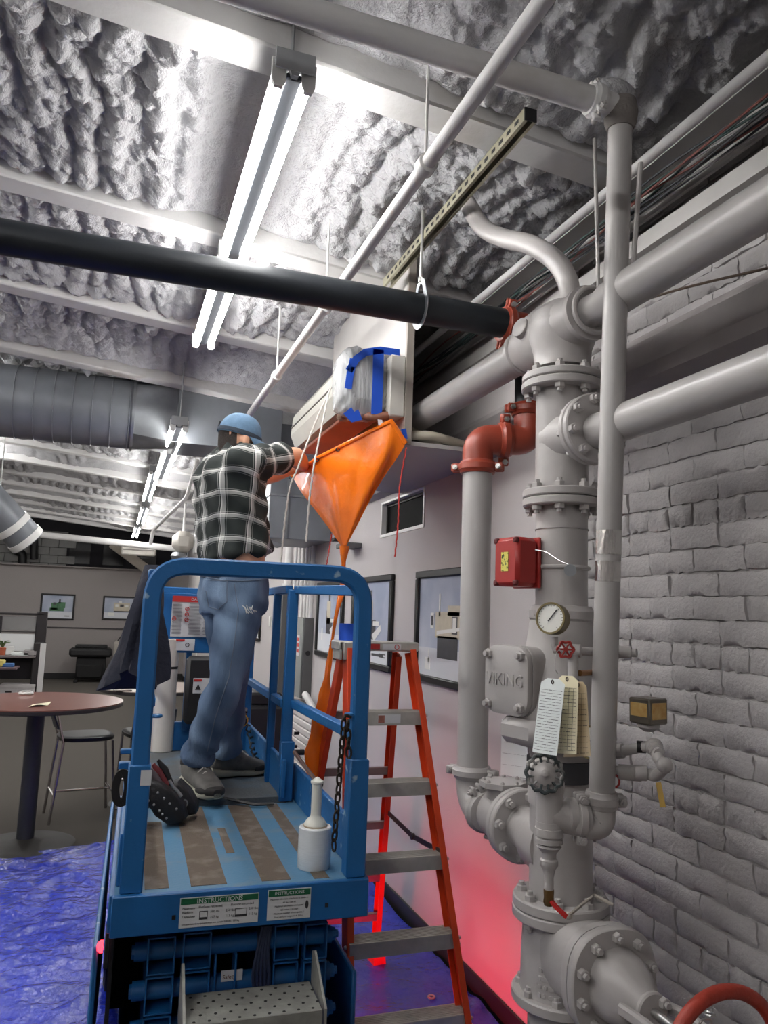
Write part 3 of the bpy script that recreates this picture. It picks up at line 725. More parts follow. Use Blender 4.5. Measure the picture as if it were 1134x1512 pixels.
for k in range(3):
    t = 2*math.pi*k/3+.45
    b.tube([V(gy(YW+.01)), V((RX+.07*math.cos(t), YW+.005, ZG+.07*math.sin(t))), V((RX+.148*math.cos(t), YW, ZG+.148*math.sin(t)))], [.017, .012, .011], 10)
b.lathe(gy(YW+.03), (0, -1, 0), [(0, .03), (.05, .027), (.052, .02)], 16); b.build('spokes', REDW, hw2)
# chain through the wheel
lk = MB().torus((0, 0, 0), (0, 0, 1), .013, .0028, 14, 6); lkm = lk.mesh('chain_link'); lkm.materials.append(CHROME)
ch = thing('security_chain', 'short steel chain looped behind the red wheel', 'chain', (RX, YW+.12, ZG+.05))
for k in range(9):
    t = k/8; q = V((RX-.03+.075*t, YW+.10, ZG+.055-.05*math.sin(math.pi*t)))
    inst('chain_link', lkm, ch, q, (0, 1, .2) if k % 2 else (0, .2, 1), scale=(1.3, .8, 1))
# --- flow switch, gauges, trim and tags
fs_ = thing('flow_switch', 'red alarm switch box clamped to the left of the riser', 'switch box', pX(767, 868, 1.19))
fn = V((-.55, -.83, 0)).normalized(); fsd = UP.cross(fn).normalized(); FR = Matrix((fsd, fn, UP)).transposed()
fc = pX(768, 831, 1.20)
REDB = M('red_enclosure', (168, 48, 44), .4, var=.05)
def chbox(c, w_, d_, h_, ch_, mat, par, name):
    # box whose long left edge is chamfered
    b = MB(); pl = [(-w_/2+ch_, -d_/2), (w_/2, -d_/2), (w_/2, d_/2), (-w_/2+ch_, d_/2), (-w_/2, d_/2-ch_*.6), (-w_/2, -d_/2+ch_*.6)]
    b.prism([c+fsd*x_*-1+fn*y_*-1+UP*(-h_/2) for x_, y_ in pl], UP*h_); return b.build(name, mat, par, ang=20)
fn0 = V((-.97, -.22, 0)).normalized(); fs0 = UP.cross(fn0).normalized(); R0 = Matrix((fn0, fs0, UP)).transposed()
eb = MB().box(fc+fn0*.02, (.085, .115, .152), R0, .012).build('cover', REDB, fs_)
MB().box(fc-fn0*.028, (.012, .122, .158), R0, .003).build('backplate', REDB, fs_)
MB().box(fc+fn0*.0635, (.0015, .032, .06), R0).build('sticker', M('yellow_label', (214, 204, 96), .5, rgb2=(40, 70, 30), thr=(.55, .6), scale=140), fs_)
for s in (-1, 1):
    for q in (-1, 1): MB().box(fc+fn0*.058+fs0*s*.045+UP*q*.066, (.014, .02, .018), R0, .004).build('screw_notch', M('dark_red', (96, 26, 26), .5), fs_)
b = MB(); sdl = at(fc.z-.005); b.lathe(fc-fn0*.03, (sdl-fc), [(0, .034), (.03, .034), (.04, .028), (.07, .03), (.10, .04)], 16); b.build('saddle', PIPE, fs_)
b = MB(); b.torus(at(fc.z-.012), UP, .083, .007, 36, 8); b.build('u_bolt', PIPE, fs_)
qk = pX(842, 842, 1.255)
MB().lathe(qk, CAM-qk, [(0, .018), (.005, .018)], 20).build('seal_tag', GALV, fs_)
MB().tube(spline([pX(790, 812, 1.22), pX(806, 815, 1.24), pX(826, 828, 1.25), pX(840, 834, 1.255)], 5), .0018, 6).build('seal_wire', CHROME, fs_)
def gauge(name, label, c, n_, R_, par=None, needle=.9):
    g = thing(name, label, 'gauge', c); n_ = V(n_).normalized(); fx, fy, _ = frame(n_); c = V(c)
    b = MB(); b.lathe(c-n_*.03, n_, [(0, R_*.9), (.003, R_), (.030, R_), (.034, R_*1.04), (.038, R_*1.02), (.038, R_*.9), (.033, R_*.9)], 32); b.build('case', M('gauge_brass', (118, 106, 74), .4, metal=.6, var=.15), g)
    d = MB().lathe(c+n_*.003, n_, [(0, R_*.9), (.001, R_*.9)], 32).build('dial', M('dial_white', (226, 226, 220), .4, var=0), g)
    b = MB(); b.bar(c+n_*.006-(fx*math.cos(needle)+fy*math.sin(needle))*R_*.25, c+n_*.006+(fx*math.cos(needle)+fy*math.sin(needle))*R_*.72, .003, .001, up=n_); b.build('needle', BLACKP, d)
    b = MB()
    for k in range(21):
        t = -.9+k*(math.pi+1.8)/20
        b.bar(c+n_*.0045+(fx*math.cos(t)+fy*math.sin(t))*R_*(.72 if k % 5 == 0 else .78), c+n_*.0045+(fx*math.cos(t)+fy*math.sin(t))*R_*.84, .0013, .0006, up=n_)
    b.build('scale_marks', BLACKP, d); return g
GC = pX(814, 913, 1.14)
gauge('pressure_gauge', 'brass cased pressure gauge with a white dial in front of the riser', GC, (-.84, -.52, .10), .043)
g2 = pX(873, 1096, 1.30)
gauge('pressure_gauge', 'pressure gauge half hidden behind the taped drain pipe', g2, (-.72, -.66, .05), .045, needle=2.2)
tr = thing('gauge_trim', 'small grey gauge piping with a red star wheel across the check valve', 'pipe', pX(836, 960, 1.16))
s0 = pX(820, 950, 1.155); s1 = pX(838, 961, 1.155)
b = MB(); b.cyl(GC+V((.02, .015, -.05)), GC+V((.02, .015, -.075)), .010, n=10); b.tube([GC+V((.02, .015, -.07)), V((GC.x+.02, GC.y+.015, s1.z)), pX(850, 961, 1.20), pX(905, 964, 1.36), pX(940, 964, 1.40)], .0115, 12)
b.lathe(pX(850, 961, 1.20), (.5, -.5, 0), [(-.012, .018), (.014, .018)], 12); b.lathe(pX(916, 963, 1.37), (.5, -.5, 0), [(-.02, .018), (.03, .017)], 12)
b.tube([pX(846, 966, 1.168), pX(846, 1000, 1.168), pX(848, 1006, 1.168)], .014, 12); b.build('pipes', PIPE, tr)
wn2 = V((-.4, -.9, 0)).normalized(); fx, fy, _ = frame(wn2); wc2 = pX(835, 959, 1.14)
b = MB(); b.tube([wc2+(fx*math.cos(2*math.pi*k/36)+fy*math.sin(2*math.pi*k/36))*.020*(1+.12*math.cos(6*2*math.pi*k/36)) for k in range(36)], .0036, 6, True)
for k in range(6):
    t = 2*math.pi*k/6; b.tube([wc2, wc2+(fx*math.cos(t)+fy*math.sin(t))*.021], .0028, 6)
b.lathe(wc2-wn2*.005, wn2, [(0, .007), (.012, .006)], 10); b.build('star_wheel', M('star_red', (150, 42, 38), .45, var=.2), tr)
MB().tube([wc2, wc2-wn2*.05], .007, 8).build('stem', PIPE, tr)
b = MB(); b.cyl(pX(856, 994, 1.19), pX(885, 992, 1.32), .008, n=10); b.build('brass_nipple', M('brass_rust', (150, 106, 62), .45, metal=.5, var=.3), tr)
def sheet(name, label, quad, mat, cat='tag', curl=.004, n_=8, par=None, th=.0006, group=None):
    a, b_, c, d = [V(q) for q in quad]      # tl tr br bl
    nn = (b_-a).cross(d-a).normalized()
    if nn.dot(CAM-a) < 0: nn = -nn
    P = np.zeros((n_+1, n_+1, 3))
    for i in range(n_+1):
        for j in range(n_+1):
            u, v = i/n_, j/n_
            q = (a*(1-u)+b_*u)*(1-v)+(d*(1-u)+c*u)*v + nn*curl*math.sin(math.pi*u)*v; P[i, j] = q[:]
    s = MB(); vs = [V(P[i, j]) for i in range(n_+1) for j in range(n_+1)]; K = (n_+1)**2
    f = []; g = lambda i, j: i*(n_+1)+j
    for i in range(n_):
        for j in range(n_): f.append((g(i, j), g(i+1, j), g(i+1, j+1), g(i, j+1))); f.append((K+g(i, j), K+g(i, j+1), K+g(i+1, j+1), K+g(i+1, j)))
    rim = [g(i, 0) for i in range(n_+1)]+[g(n_, j) for j in range(1, n_+1)]+[g(i, n_) for i in range(n_-1, -1, -1)]+[g(0, j) for j in range(n_-1, 0, -1)]
    for k in range(len(rim)):
        p_, q_ = rim[k], rim[(k+1) % len(rim)]; f.append((p_, q_, K+q_, K+p_))
    s.add(vs+[q-nn*th for q in vs], f); o = s.build(name, mat, par, ang=60, label=label, cat=cat, group=group); return o, nn
INK = M('ink', (70, 70, 74), .7, var=0); 
def rules(par, quad, nn, rows, mat=INK, u0=.06, u1=.94, wdt=.0007, cols=(), v0=.1, v1=.95, curl=.004, brk=True):
    a, b_, c, d = [V(q) for q in quad]; P = lambda u, v: (a*(1-u)+b_*u)*(1-v)+(d*(1-u)+c*u)*v + nn*(curl*math.sin(math.pi*u)*v+.0006)
    b = MB(); rr = random.Random(rows)
    for k in range(rows):
        v = v0+(v1-v0)*k/max(1, rows-1)
        ua = u0
        while ua < u1:
            ub = min(u1, ua+(rr.uniform(.08, .3) if brk else 1)); b.bar(P(ua, v), P(ub, v), wdt*rr.choice((1, 1, 1.8)), .0003, up=nn); ua = ub+(.03 if brk else 1)
    for u in cols: b.bar(P(u, v0), P(u, v1), wdt, .0003, up=nn)
    b.build('print', mat, par)
def tagshape(qs, X): return [pX(x, y, X) for x, y in qs]
PAPW = M('paper_white', (222, 228, 226), .7, var=.02); PAPB = M('paper_cream', (222, 214, 184), .75, var=.03); PAPT = M('paper_tan', (206, 188, 156), .75, var=.04)
PIN = V(pX(818, 998, 1.06))
def htag(label, qs, X, mat, rows, cols=(), curl=.003):
    q = tagshape(qs, X); o, nn = sheet('inspection_tag', label, q, mat, curl=curl); rules(o, q, nn, rows, cols=cols, curl=curl)
    a, b_, c, d = q; top = a+(a-d).normalized()*.012
    bb = MB(); bb.prism([a, a*.75+b_*.25+(top-a), a*.25+b_*.75+(top-a), b_], nn*-.0006); bb.build('clipped_top', mat, o, ang=0)
    MB().torus((a+b_)/2+(top-a)*.3+nn*.001, nn, .0045, .0015, 14, 6).build('eyelet', M('eyelet', (70, 60, 54), .5), o)
htag('front white inspection tag hanging from the check valve', [(799, 1007), (834, 1011), (822, 1116), (786, 1110)], 1.045, PAPW, 22)
htag('middle cream inspection tag hanging behind the white one', [(822, 1004), (854, 1006), (851, 1114), (821, 1112)], 1.075, PAPB, 18, (.3, .6, .8))
htag('rear tan inspection tag, half hidden by the others', [(842, 1013), (866, 1014), (872, 1117), (832, 1118)], 1.10, PAPT, 12, (.4, .7))
MB().tube(spline([pX(824, 995, 1.09), pX(819, 985, 1.08), pX(821, 965, 1.10), pX(828, 958, 1.12)], 6), .0008, 5).build('tag_wire', CHROME, label='thin wire loop holding the inspection tags', cat='wire')
q = [pX(741, 1062, 1.682), pX(778, 1066, 1.682), pX(780, 1152, 1.682), pX(739, 1146, 1.682)]
o, nn = sheet('notice_sheet', 'white printed notice on the wall behind the check valve', q, PAPW, 'paper', curl=0); rules(o, q, nn, 5, v0=.2, v1=.98, curl=0)
# bell trim right of the drain pipe
bt = thing('drain_trim', 'grey threaded fittings with a wing nut right of the drain pipe', 'pipe', pX(950, 1140, 1.40))
b = MB()
A = [pX(905, 1110, 1.34), pX(925, 1108, 1.36), pX(948, 1103, 1.39)]
b.tube(A, .014, 12); b.lathe(A[0], A[1]-A[0], [(-.02, .02), (.03, .02), (.032, .016)], 14)
e1 = pX(966, 1103, 1.40); b.tube(fillet([A[2], e1, pX(972, 1120, 1.38), pX(982, 1133, 1.38), pX(968, 1146, 1.38), pX(945, 1140, 1.37), pX(905, 1140, 1.34)], .018, 5), .015, 12)
b.ball(e1, .024, 12, 8); b.lathe(e1, (-.4, -.9, -.2), [(0, .02), (.03, .02), (.032, .013), (.045, .013)], 8); b.ball(pX(981, 1130, 1.38), .021, 12, 8)
b.lathe(pX(955, 1142, 1.37), (.7, -.5, 0), [(-.03, .02), (.0, .02)], 12); b.lathe(pX(930, 1141, 1.36), (.7, -.5, 0), [(-.03, .021), (.03, .021)], 12)
b.build('fittings', PIPE, bt)
MB().lathe(A[2]-V((0, 0, 0)), (.7, -.5, 0), [(-.014, .0165), (.01, .0165)], 12).build('dark_nipple', BLACKP, bt)
b = MB(); q0 = pX(972, 1155, 1.37); q1 = pX(979, 1192, 1.37); b.bar(q0, q1, .014, .003, up=(CAM-q0)); b.build('yellow_handle', M('yellow_paint', (196, 158, 52), .45, var=.2, rgb2=(150, 120, 50)), bt)
b = MB(); wq = pX(905, 1153, 1.32); b.tube([wq+V((0, 0, .018*math.sin(2*math.pi*k/20)*(1)))+V((.012*math.cos(2*math.pi*k/20), -.012*math.cos(2*math.pi*k/20), 0)) for k in range(20)], .003, 6, True); b.build('red_knob', M('star_red', (150, 42, 38), .45), bt)
bx = thing('pressure_switch', 'small switch box with amber faces on fittings by the brick wall', 'switch box', pX(957, 1075, 1.42))
bc = pX(957, 1049, 1.42); BR = Matrix.Rotation(math.radians(12), 3, 'Z')
MB().box(bc, (.074, .074, .070), BR, .004).build('case', M('box_grey', (112, 106, 96), .35, metal=.5, var=.2), bx)
AMB = M('amber', (186, 138, 66), .3, var=.3, scale=40, rgb2=(206, 178, 120))
MB().box(bc+BR @ V((-.038, 0, .004)), (.002, .056, .036), BR).build('amber_face', AMB, bx); MB().box(bc+BR @ V((0, -.038, .002)), (.056, .002, .044), BR).build('amber_face', AMB, bx)
MB().lathe(bc-V((0, 0, .045)), UP, [(-.012, .012), (0, .03), (.012, .03)], 16).build('base', PIPE, bx)
# brown cable over the pipes, hanger rods, flexible pipe, hanger of the black main
MB().tube(spline([pX(955, 442, 1.58), pX(1000, 428, 1.58), pX(1060, 413, 1.57), pX(1140, 394, 1.57), pX(1300, 350, 1.57)], 5), .004, 6).build('wall_cable', M('brown_cable', (76, 62, 50), .6), label='thin brown cable along the brick wall under the pipe', cat='cable')
hg = thing('rod_hanger', 'grey hanger rod holding the upper pipe beside the riser tee', 'hanger', (RX, 1.97, 2.75))
MB().cyl(pX(878, 205, RX), pX(884, 445, RX), .006, n=8).build('rod', PIPE, hg); MB().torus((RX, 1.94, ZM), (0, 1, 0), .072, .008, 30, 8).build('ring', PIPE, hg)
MB().cyl(pX(946, 240, RX), pX(934, 402, RX), .0075, n=8).build('hanger_rod', PIPE, label='grey hanger rod right of the drain pipe', cat='hanger')
fp = spline([pX(690, 300, 1.20), pX(712, 335, 1.22), pX(745, 352, 1.25), pX(785, 362, 1.28), pX(820, 385, 1.30), pX(838, 415, 1.32), pX(843, 448, 1.32)], 8)
MB().tube(fp, .034, 18).build('flexible_pipe', PIPE, label='grey flexible hose curving from the ceiling to the riser tee', cat='hose')
st = thing('strut_channel', 'slotted steel channel under the ceiling holding the black pipe', 'channel', (1.11, 2.6, 3.26))
SX = 1.112; ya, yb = 1.96, 3.30; b = MB()
ZINC = M('zinc_channel', (176, 172, 150), .42, metal=.7, var=.12)
for dx, dz, sx_, sz_ in ((-.019, 0, .003, .04), (.019, 0, .003, .04), (0, .0195, .041, .003), (-.014, -.0195, .010, .003), (.014, -.0195, .010, .003)):
    b.box((SX+dx, (ya+yb)/2, 3.28+dz), (sx_, yb-ya, sz_))
b.build('channel', ZINC, st)
b = MB()
for k in range(24): b.box((SX-.0208, ya+.05+k*.053, 3.28), (.001, .026, .013))
b.build('slots', DARK, st, kind='stuff')
MB().box((SX, ya-.002, 3.28), (.044, .006, .044), bev=.002).build('end_cap', BLACKP, st)
hp = pY(620, 370, 2.62); hx = hp.x; hk = thing('pipe_hanger', 'steel clevis hanger around the black pipe', 'hanger', (hx, 2.6, ZK-.06))
MB().cyl((hx, 2.6, ZK+.10), (hx, 2.6, 3.27), .006, n=8).build('rod', CHROME, hk)
lp_ = [V((hx, 2.6+.066*math.sin(t), ZK-.066*math.cos(t))) for t in [(-2.2+4.4*k/20) for k in range(21)]]
lp_ = [V((hx, 2.6, ZK+.115))]+[V((hx, 2.6-.03, ZK+.095))]+lp_+[V((hx, 2.63, ZK+.095))]+[V((hx, 2.6, ZK+.115))]
MB().rtube(lp_, .026, .004, up=(1, 0, 0), b=.001).build('clevis', GALV, hk); MB().lathe((hx, 2.6, ZK+.105), UP, [(0, .011), (.02, .011)], 6).build('nut', CHROME, hk)
# sprinkler branch along the ceiling
sp = thing('sprinkler_branch', 'long thin white sprinkler pipe running away under the joists', 'pipe', (.762, 3, 3.0))
MB().lathe((.762, .3, 3.02), (0, 1, 0), [(0, .0215), (4.75, .0215)], 16).build('pipe', JOIST, sp)
for y in (1.95, 3.08, 4.14):
    b = MB(); b.lathe((.762, y-.03, 3.02), YA, [(0, .022), (.004, .030), (.045, .030), (.05, .022)], 18); f = b.build('collar', JOIST, sp)
    b = MB(); b.cyl((.762, y, 3.04), (.762, y, 3.42), .005, n=8); b.build('rod', JOIST, sp)
    MB().lathe((.78, y+.03, 3.04), UP, [(0, .006), (.012, .006), (.016, .02), (.02, .02)], 12).build('sprinkler_head', BRASS, sp)
# conduits and cable bundle along the top of the wall
MB().lathe((1.50, -.5, 3.19), (0, 1, 0), [(0, .018), (5.0, .018)], 12).build('conduit', JOIST, label='thin painted conduit along the top of the brick wall', cat='conduit')
WC = [(116, 62, 54), (60, 64, 70), (150, 150, 150), (52, 76, 74), (52, 54, 60), (40, 40, 44)]
cb = thing('cable_bundle', 'bundle of red, green and grey cables along the top of the wall', 'cables', (1.58, 2.2, 3.13))
for k in range(11):
    q = []; ph = random.uniform(0, 6)
    for j in range(40):
        y = -.3+j*.125; q.append(V((1.565+.022*math.sin(y*3.1+ph)+.006*k % .05-.0, y, 3.13+.018*math.cos(y*2.3+ph*1.7)-.012*math.sin(y*5+k))))
    MB().tube(q, .0042, 6).build('cable', M('cable_%d' % (k % 6), WC[k % 6], .5, var=.1), cb)
# ================================================================ scissor lift
BLUE = M('lift_blue', (22, 92, 152), .42, var=.12, scale=9, bump=.08, bscale=60)
BLUEW = M('lift_blue_worn', (26, 98, 158), .45, scale=16, rgb2=(150, 176, 196), thr=(.66, .72), bump=.15, bscale=60, detail=9)
BLUED = M('deck_blue', (76, 122, 154), .55, scale=9, rgb2=(118, 126, 128), thr=(.52, .78), bump=.15, bscale=90, detail=8)
GRIP = M('grip_tape', (100, 88, 76), .85, scale=14, rgb2=(138, 130, 122), thr=(.5, .8), bump=.5, bscale=250, detail=9)
DECALW = M('decal_white', (206, 208, 210), .4, var=.03); GREEN = M('decal_green', (24, 96, 62), .45, var=0); DRED = M('decal_red', (186, 48, 46), .45, var=0); TXT = M('decal_text', (48, 48, 52), .6, var=0)
REDGLOW = M('red_lens', (255, 30, 40), .3, var=0, emit=2.5)
aL = math.radians(-1.5); uX = V((math.cos(aL), math.sin(aL), 0)); uY = V((-math.sin(aL), math.cos(aL), 0)); LO = V((.060, 2.375, 0)); RL = Matrix((uX, uY, UP)).transposed()
def Lp(u, v, z): return LO + uX*u + uY*v + UP*z
lf = thing('scissor_lift', 'blue scissor lift carrying the worker, with guard rails and instruction decals', 'scissor lift', (LO.x+.36, LO.y+1, 0))
def lbox(name, u0, u1, v0, v1, z0, z1, mat=BLUE, bev=.003, par=None):
    return MB().box(Lp((u0+u1)/2, (v0+v1)/2, (z0+z1)/2), (u1-u0, v1-v0, z1-z0), RL, bev).build(name, mat, par or lf)
W_ = .73; ZD = .92; ZX = .945; ZR = 1.845
lbox('deck', 0, W_, .0, 1.15, ZD-.025, ZD, BLUED, .002)
lbox('front_fascia', -.004, W_+.006, -.022, 0, ZD-.105, ZD+.002)
lbox('side_sill', -.012, .006, 0, 1.2, ZD-.10, ZD); lbox('side_sill', W_-.006, W_+.012, 0, 1.2, ZD-.10, ZD)
lbox('rear_beam', 0, W_, 1.1, 1.15, ZD-.12, ZD-.03)
lbox('extension_deck', .07, .665, .965, 2.12, ZX-.03, ZX, M('deck_dirty', (84, 88, 90), .7, scale=5, rgb2=(74, 104, 126), thr=(.5, .8), bump=.3, bscale=90, detail=8), .002)
MB().rtube(fillet([Lp(.16, .985, ZX), Lp(.40, .985, ZX), Lp(.52, .90, ZX-.012), Lp(.60, .90, ZX-.012)], .05, 4), .016, .012, up=(0, 0, 1)).build('deck_lip', BLACKP, lf)
for u0, u1, v0, v1 in ((.083, .150, .03, .75), (.212, .315, .03, .95), (.345, .372, .32, .62), (.418, .505, .03, .95), (.575, .622, .02, .95)):
    b = MB().box(Lp((u0+u1)/2, (v0+v1)/2, ZD+.0006), (u1-u0, v1-v0, .0016), RL); b.build('grip_strip', GRIP, lf, ang=0)
# front hoop
P_ = fillet([Lp(.045, .03, ZD+.02), Lp(.045, .03, ZR), Lp(.70, .03, ZR), Lp(.70, .03, ZD+.02)], .105, 8)
MB().rtube(P_, .052, .044, up=uY).build('front_hoop', BLUEW, lf)
for u in (.045, .70): lbox('post_sleeve', u-.031, u+.031, -.0, .062, ZD, 1.27, BLUEW, .004)
MB().box(Lp(.064, -.0015, 1.235), (.030, .002, .042), RL).build('white_sticker', DECALW, lf)
# side rails
def rail(p0, p1, w_=.032, h_=.036, name='rail', mat=BLUEW): return MB().bar(p0, p1, w_, h_, bev=.004).build(name, mat, lf)
rail(Lp(.70, .05, 1.795), Lp(.675, 1.0, 1.815)); rail(Lp(.70, .05, 1.335), Lp(.68, 1.02, 1.325)); rail(Lp(.64, 1.0, 1.815), Lp(.64, 2.1, 1.815)); rail(Lp(.64, 1.0, 1.325), Lp(.64, 2.1, 1.325))
rail(Lp(.045, .05, 1.815), Lp(.06, 1.05, 1.815)); rail(Lp(.045, .05, 1.335), Lp(.06, 1.05, 1.335)); rail(Lp(.09, 1.0, 1.815), Lp(.09, 2.1, 1.815)); rail(Lp(.09, 1.0, 1.33), Lp(.09, 2.1, 1.33))
MB().bar(Lp(.655, .985, ZD+.005), Lp(.655, .985, 1.815), .045, .036, up=uY, bev=.004).build('post', BLUEW, lf)
MB().bar(Lp(.66, .985, ZD+.005), Lp(.66, .985, 1.17), .058, .05, up=uY, bev=.004).build('post_sleeve', BLUEW, lf)
MB().bar(Lp(.635, 1.26, ZX), Lp(.635, 1.26, 1.80), .035, .03, up=uY, bev=.004).build('post', BLUE, lf)
MB().bar(Lp(.64, 2.08, ZX), Lp(.64, 2.08, 1.81), .035, .035, up=uY, bev=.004).build('post', BLUE, lf)
MB().bar(Lp(.09, 2.08, ZX), Lp(.09, 2.08, 1.81), .035, .035, up=uY, bev=.004).build('post', BLUE, lf)
MB().bar(Lp(.055, 1.0, ZD), Lp(.055, 1.0, 1.81), .035, .035, up=uY, bev=.004).build('post', BLUE, lf)
MB().bar(Lp(.30, 2.09, 1.05), Lp(.30, 2.09, 1.50), .03, .03, up=uY, bev=.004).build('post', BLUE, lf)
MB().bar(Lp(.07, 2.09, 1.815), Lp(.66, 2.09, 1.815), .035, .035, bev=.004).build('rail', BLUEW, lf)
# toe boards
lbox('toe_board', W_-.028, W_-.010, .07, 1.05, ZD, 1.065, BLUEW); lbox('toe_board', .004, .020, .07, 1.0, ZD, 1.065, BLUEW)
lbox('toe_board', .635, .652, .93, 2.1, ZX, 1.10, BLUEW); lbox('toe_board', .07, .66, 2.09, 2.11, ZX, 1.10, BLUE)
# rear sign panel
pn = lbox('sign_panel', .13, .62, 2.06, 2.07, 1.475, 1.80, BLUE)
sg = lbox('danger_sign', .19, .455, 2.053, 2.059, 1.562, 1.785, DECALW, .001, pn)
lbox('sign_header', .19, .455, 2.050, 2.053, 1.752, 1.785, DRED, 0, pn)
text_mesh('DANGER', .022, DECALW, pn, Lp(.335, 2.0485, 1.761), uX, UP, 'sign_lettering', 'CENTER')
b = MB(); rr = random.Random(3)
for u0, u1 in ((.197, .252), (.285, .36), (.365, .42)):
    for k in range(24):
        z = 1.744-k*.0072; b.box(Lp((u0+u1*.97)/2, 2.0515, z), ((u1-u0)*rr.uniform(.75, 1), .001, .0022), RL)
b.build('sign_print', M('sign_grey_ink', (128, 130, 134), .6, var=0), pn, kind='stuff')
for u, z in ((.272, 1.715), (.272, 1.685), (.272, 1.655), (.205, 1.66), (.442, 1.70), (.442, 1.65)):
    t_ = MB(); t_.torus(Lp(u, 2.0505, z), uY, .010, .002, 16, 5); t_.bar(Lp(u-.007, 2.0505, z-.007), Lp(u+.007, 2.0505, z+.007), .003, .001, up=uY); t_.build('warning_symbol', DRED if u < .4 else TXT, pn)
lbox('warning_decal', .20, .325, 2.052, 2.058, 1.487, 1.55, DECALW, .001, pn)
lbox('decal_header', .20, .27, 2.0505, 2.052, 1.537, 1.548, DRED, 0, pn); MB().torus(Lp(.285, 2.051, 1.518), uY, .010, .0018, 16, 5).build('warning_symbol', TXT, pn)
# black control / charger box
cbx = lbox('control_box', .285, .56, 1.98, 2.08, 1.10, 1.46, M('box_black', (30, 30, 32), .5, var=.15), .02)
lbox('warning_decal', .325, .43, 1.975, 1.979, 1.265, 1.345, DECALW, .001, cbx); lbox('decal_header', .328, .37, 1.973, 1.975, 1.328, 1.340, DRED, 0, cbx)
MB().prism([Lp(.336, 1.9735, 1.283), Lp(.368, 1.9735, 1.283), Lp(.352, 1.9735, 1.314)], uY*-.001).build('warning_symbol', TXT, cbx, ang=0)
# eyelets, strap loops, pins
MB().torus(Lp(.082, .02, 1.405), (0, 0, 1), .012, .005, 18, 8).build('eyelet', BLUEW, lf); MB().torus(Lp(.664, .02, 1.405), (0, 0, 1), .012, .005, 18, 8).build('eyelet', BLUEW, lf)
sl = [Lp(.012+.028*math.cos(t)*-.6-.012, .02, 1.205+.042*math.sin(t)) for t in [2*math.pi*k/24 for k in range(24)]]
MB().rtube(sl, .022, .004, up=uY, closed=True, b=.001).build('strap_loop', BLACKP, lf)
for v in (.99, 1.02): MB().cyl(Lp(.69, v, 1.20 if v < 1 else 1.14), Lp(.712, v, 1.20 if v < 1 else 1.14), .007, n=8).build('lock_pin', BLACKP, lf)
lbox('gate_bracket', -.012, .05, .09, .11, 1.285, 1.30, BLUEW); lbox('gate_bracket', -.014, .03, .09, .115, 1.24, 1.262, BLUEW)
MB().cyl(Lp(.70, .58, 1.085), Lp(.655, .80, 1.155), .008, n=8).build('tie_rod', M('rod_brown', (84, 62, 56), .5), lf)
for q in (Lp(.70, .56, 1.08), Lp(.68, .82, 1.15)): MB().lathe(q, uX, [(-.02, .012), (.02, .012)], 8).build('rod_clevis', BLACKP, lf)
# entry chain
cl_ = MB().tube([V((.0085*math.cos(t), 0, .018*math.sin(t)+(.0 if 1 else 0))) for t in [2*math.pi*k/14 for k in range(14)]], .0034, 6, True)
clm = cl_.mesh('chain_link'); clm.materials.append(M('chain_iron', (60, 52, 46), .5, metal=.7, var=.3, scale=30))
hk_ = MB().tube([Lp(.668, .01, 1.40), Lp(.648, .005, 1.405), Lp(.640, .0, 1.39)], .006, 8).build('chain', M('chain_iron', (60, 52, 46), .5), lf)
for k in range(14):
    z = 1.378-k*.0275; o = inst('chain_link', clm, hk_, Lp(.642-.0012*k, 0.0, z)); o.rotation_mode = 'XYZ'; o.rotation_euler = (random.uniform(-.1, .1), random.uniform(-.08, .08), (k % 2)*1.57+.4)
for k in range(4):
    o = inst('chain_link', clm, hk_, Lp(.655+.002*k, -.004, 1.375-k*.027)); o.rotation_mode = 'XYZ'; o.rotation_euler = (0, .1, (k % 2)*1.57+.9)
# decals on the fascia
FV = -.0225
d1 = lbox('instruction_decal', .180, .402, FV-.0015, FV, ZD-.092, ZD-.012, DECALW, 0)
lbox('decal_header', .182, .400, FV-.0025, FV-.0015, ZD-.030, ZD-.014, GREEN, 0, d1)
text_mesh('INSTRUCTIONS', .0185, DECALW, d1, Lp(.291, FV-.0028, ZD-.0285), uX, UP, 'lettering', 'CENTER')
def dtext(par, s, size, u, z, al='LEFT'): return text_mesh(s, size, TXT, par, Lp(u, FV-.0022, z), uX, UP, 'lettering', al, depth=.0002)
for s, u, z in (('Maximum', .187, ZD-.043), ('Platform', .187, ZD-.054), ('Capacities', .187, ZD-.065), ('Platform retracted', .232, ZD-.042), ('Platform extended', .322, ZD-.042)): dtext(d1, s, .0088, u, z)
for s, u, z in (('500 lbs', .265, ZD-.056), ('227 kg', .265, ZD-.071), ('250 lbs', .308, ZD-.056), ('113 kg', .308, ZD-.071), ('250 lbs', .374, ZD-.056), ('113 kg', .374, ZD-.071)): dtext(d1, s, .0092, u, z)
dtext(d1, 'Occupants and equipment must not exceed 500 lbs / 227 kg', .0066, .187, ZD-.085)
for u0, u1 in ((.235, .258), (.335, .369)):
    b = MB()
    for (a0, a1, c0, c1) in ((u0, u1, ZD-.052, ZD-.0505), (u0, u1, ZD-.073, ZD-.067), (u0, u0+.0015, ZD-.073, ZD-.051), (u1-.0015, u1, ZD-.073, ZD-.051)): b.box(Lp((a0+a1)/2, FV-.0019, (c0+c1)/2), (a1-a0, .0006, c1-c0), RL)
    b.build('load_symbol', TXT, d1, ang=0)
d2 = lbox('instruction_decal', .428, .556, FV-.0015, FV, ZD-.092, ZD-.008, DECALW, 0)
lbox('decal_header', .430, .554, FV-.0025, FV-.0015, ZD-.027, ZD-.010, GREEN, 0, d2)
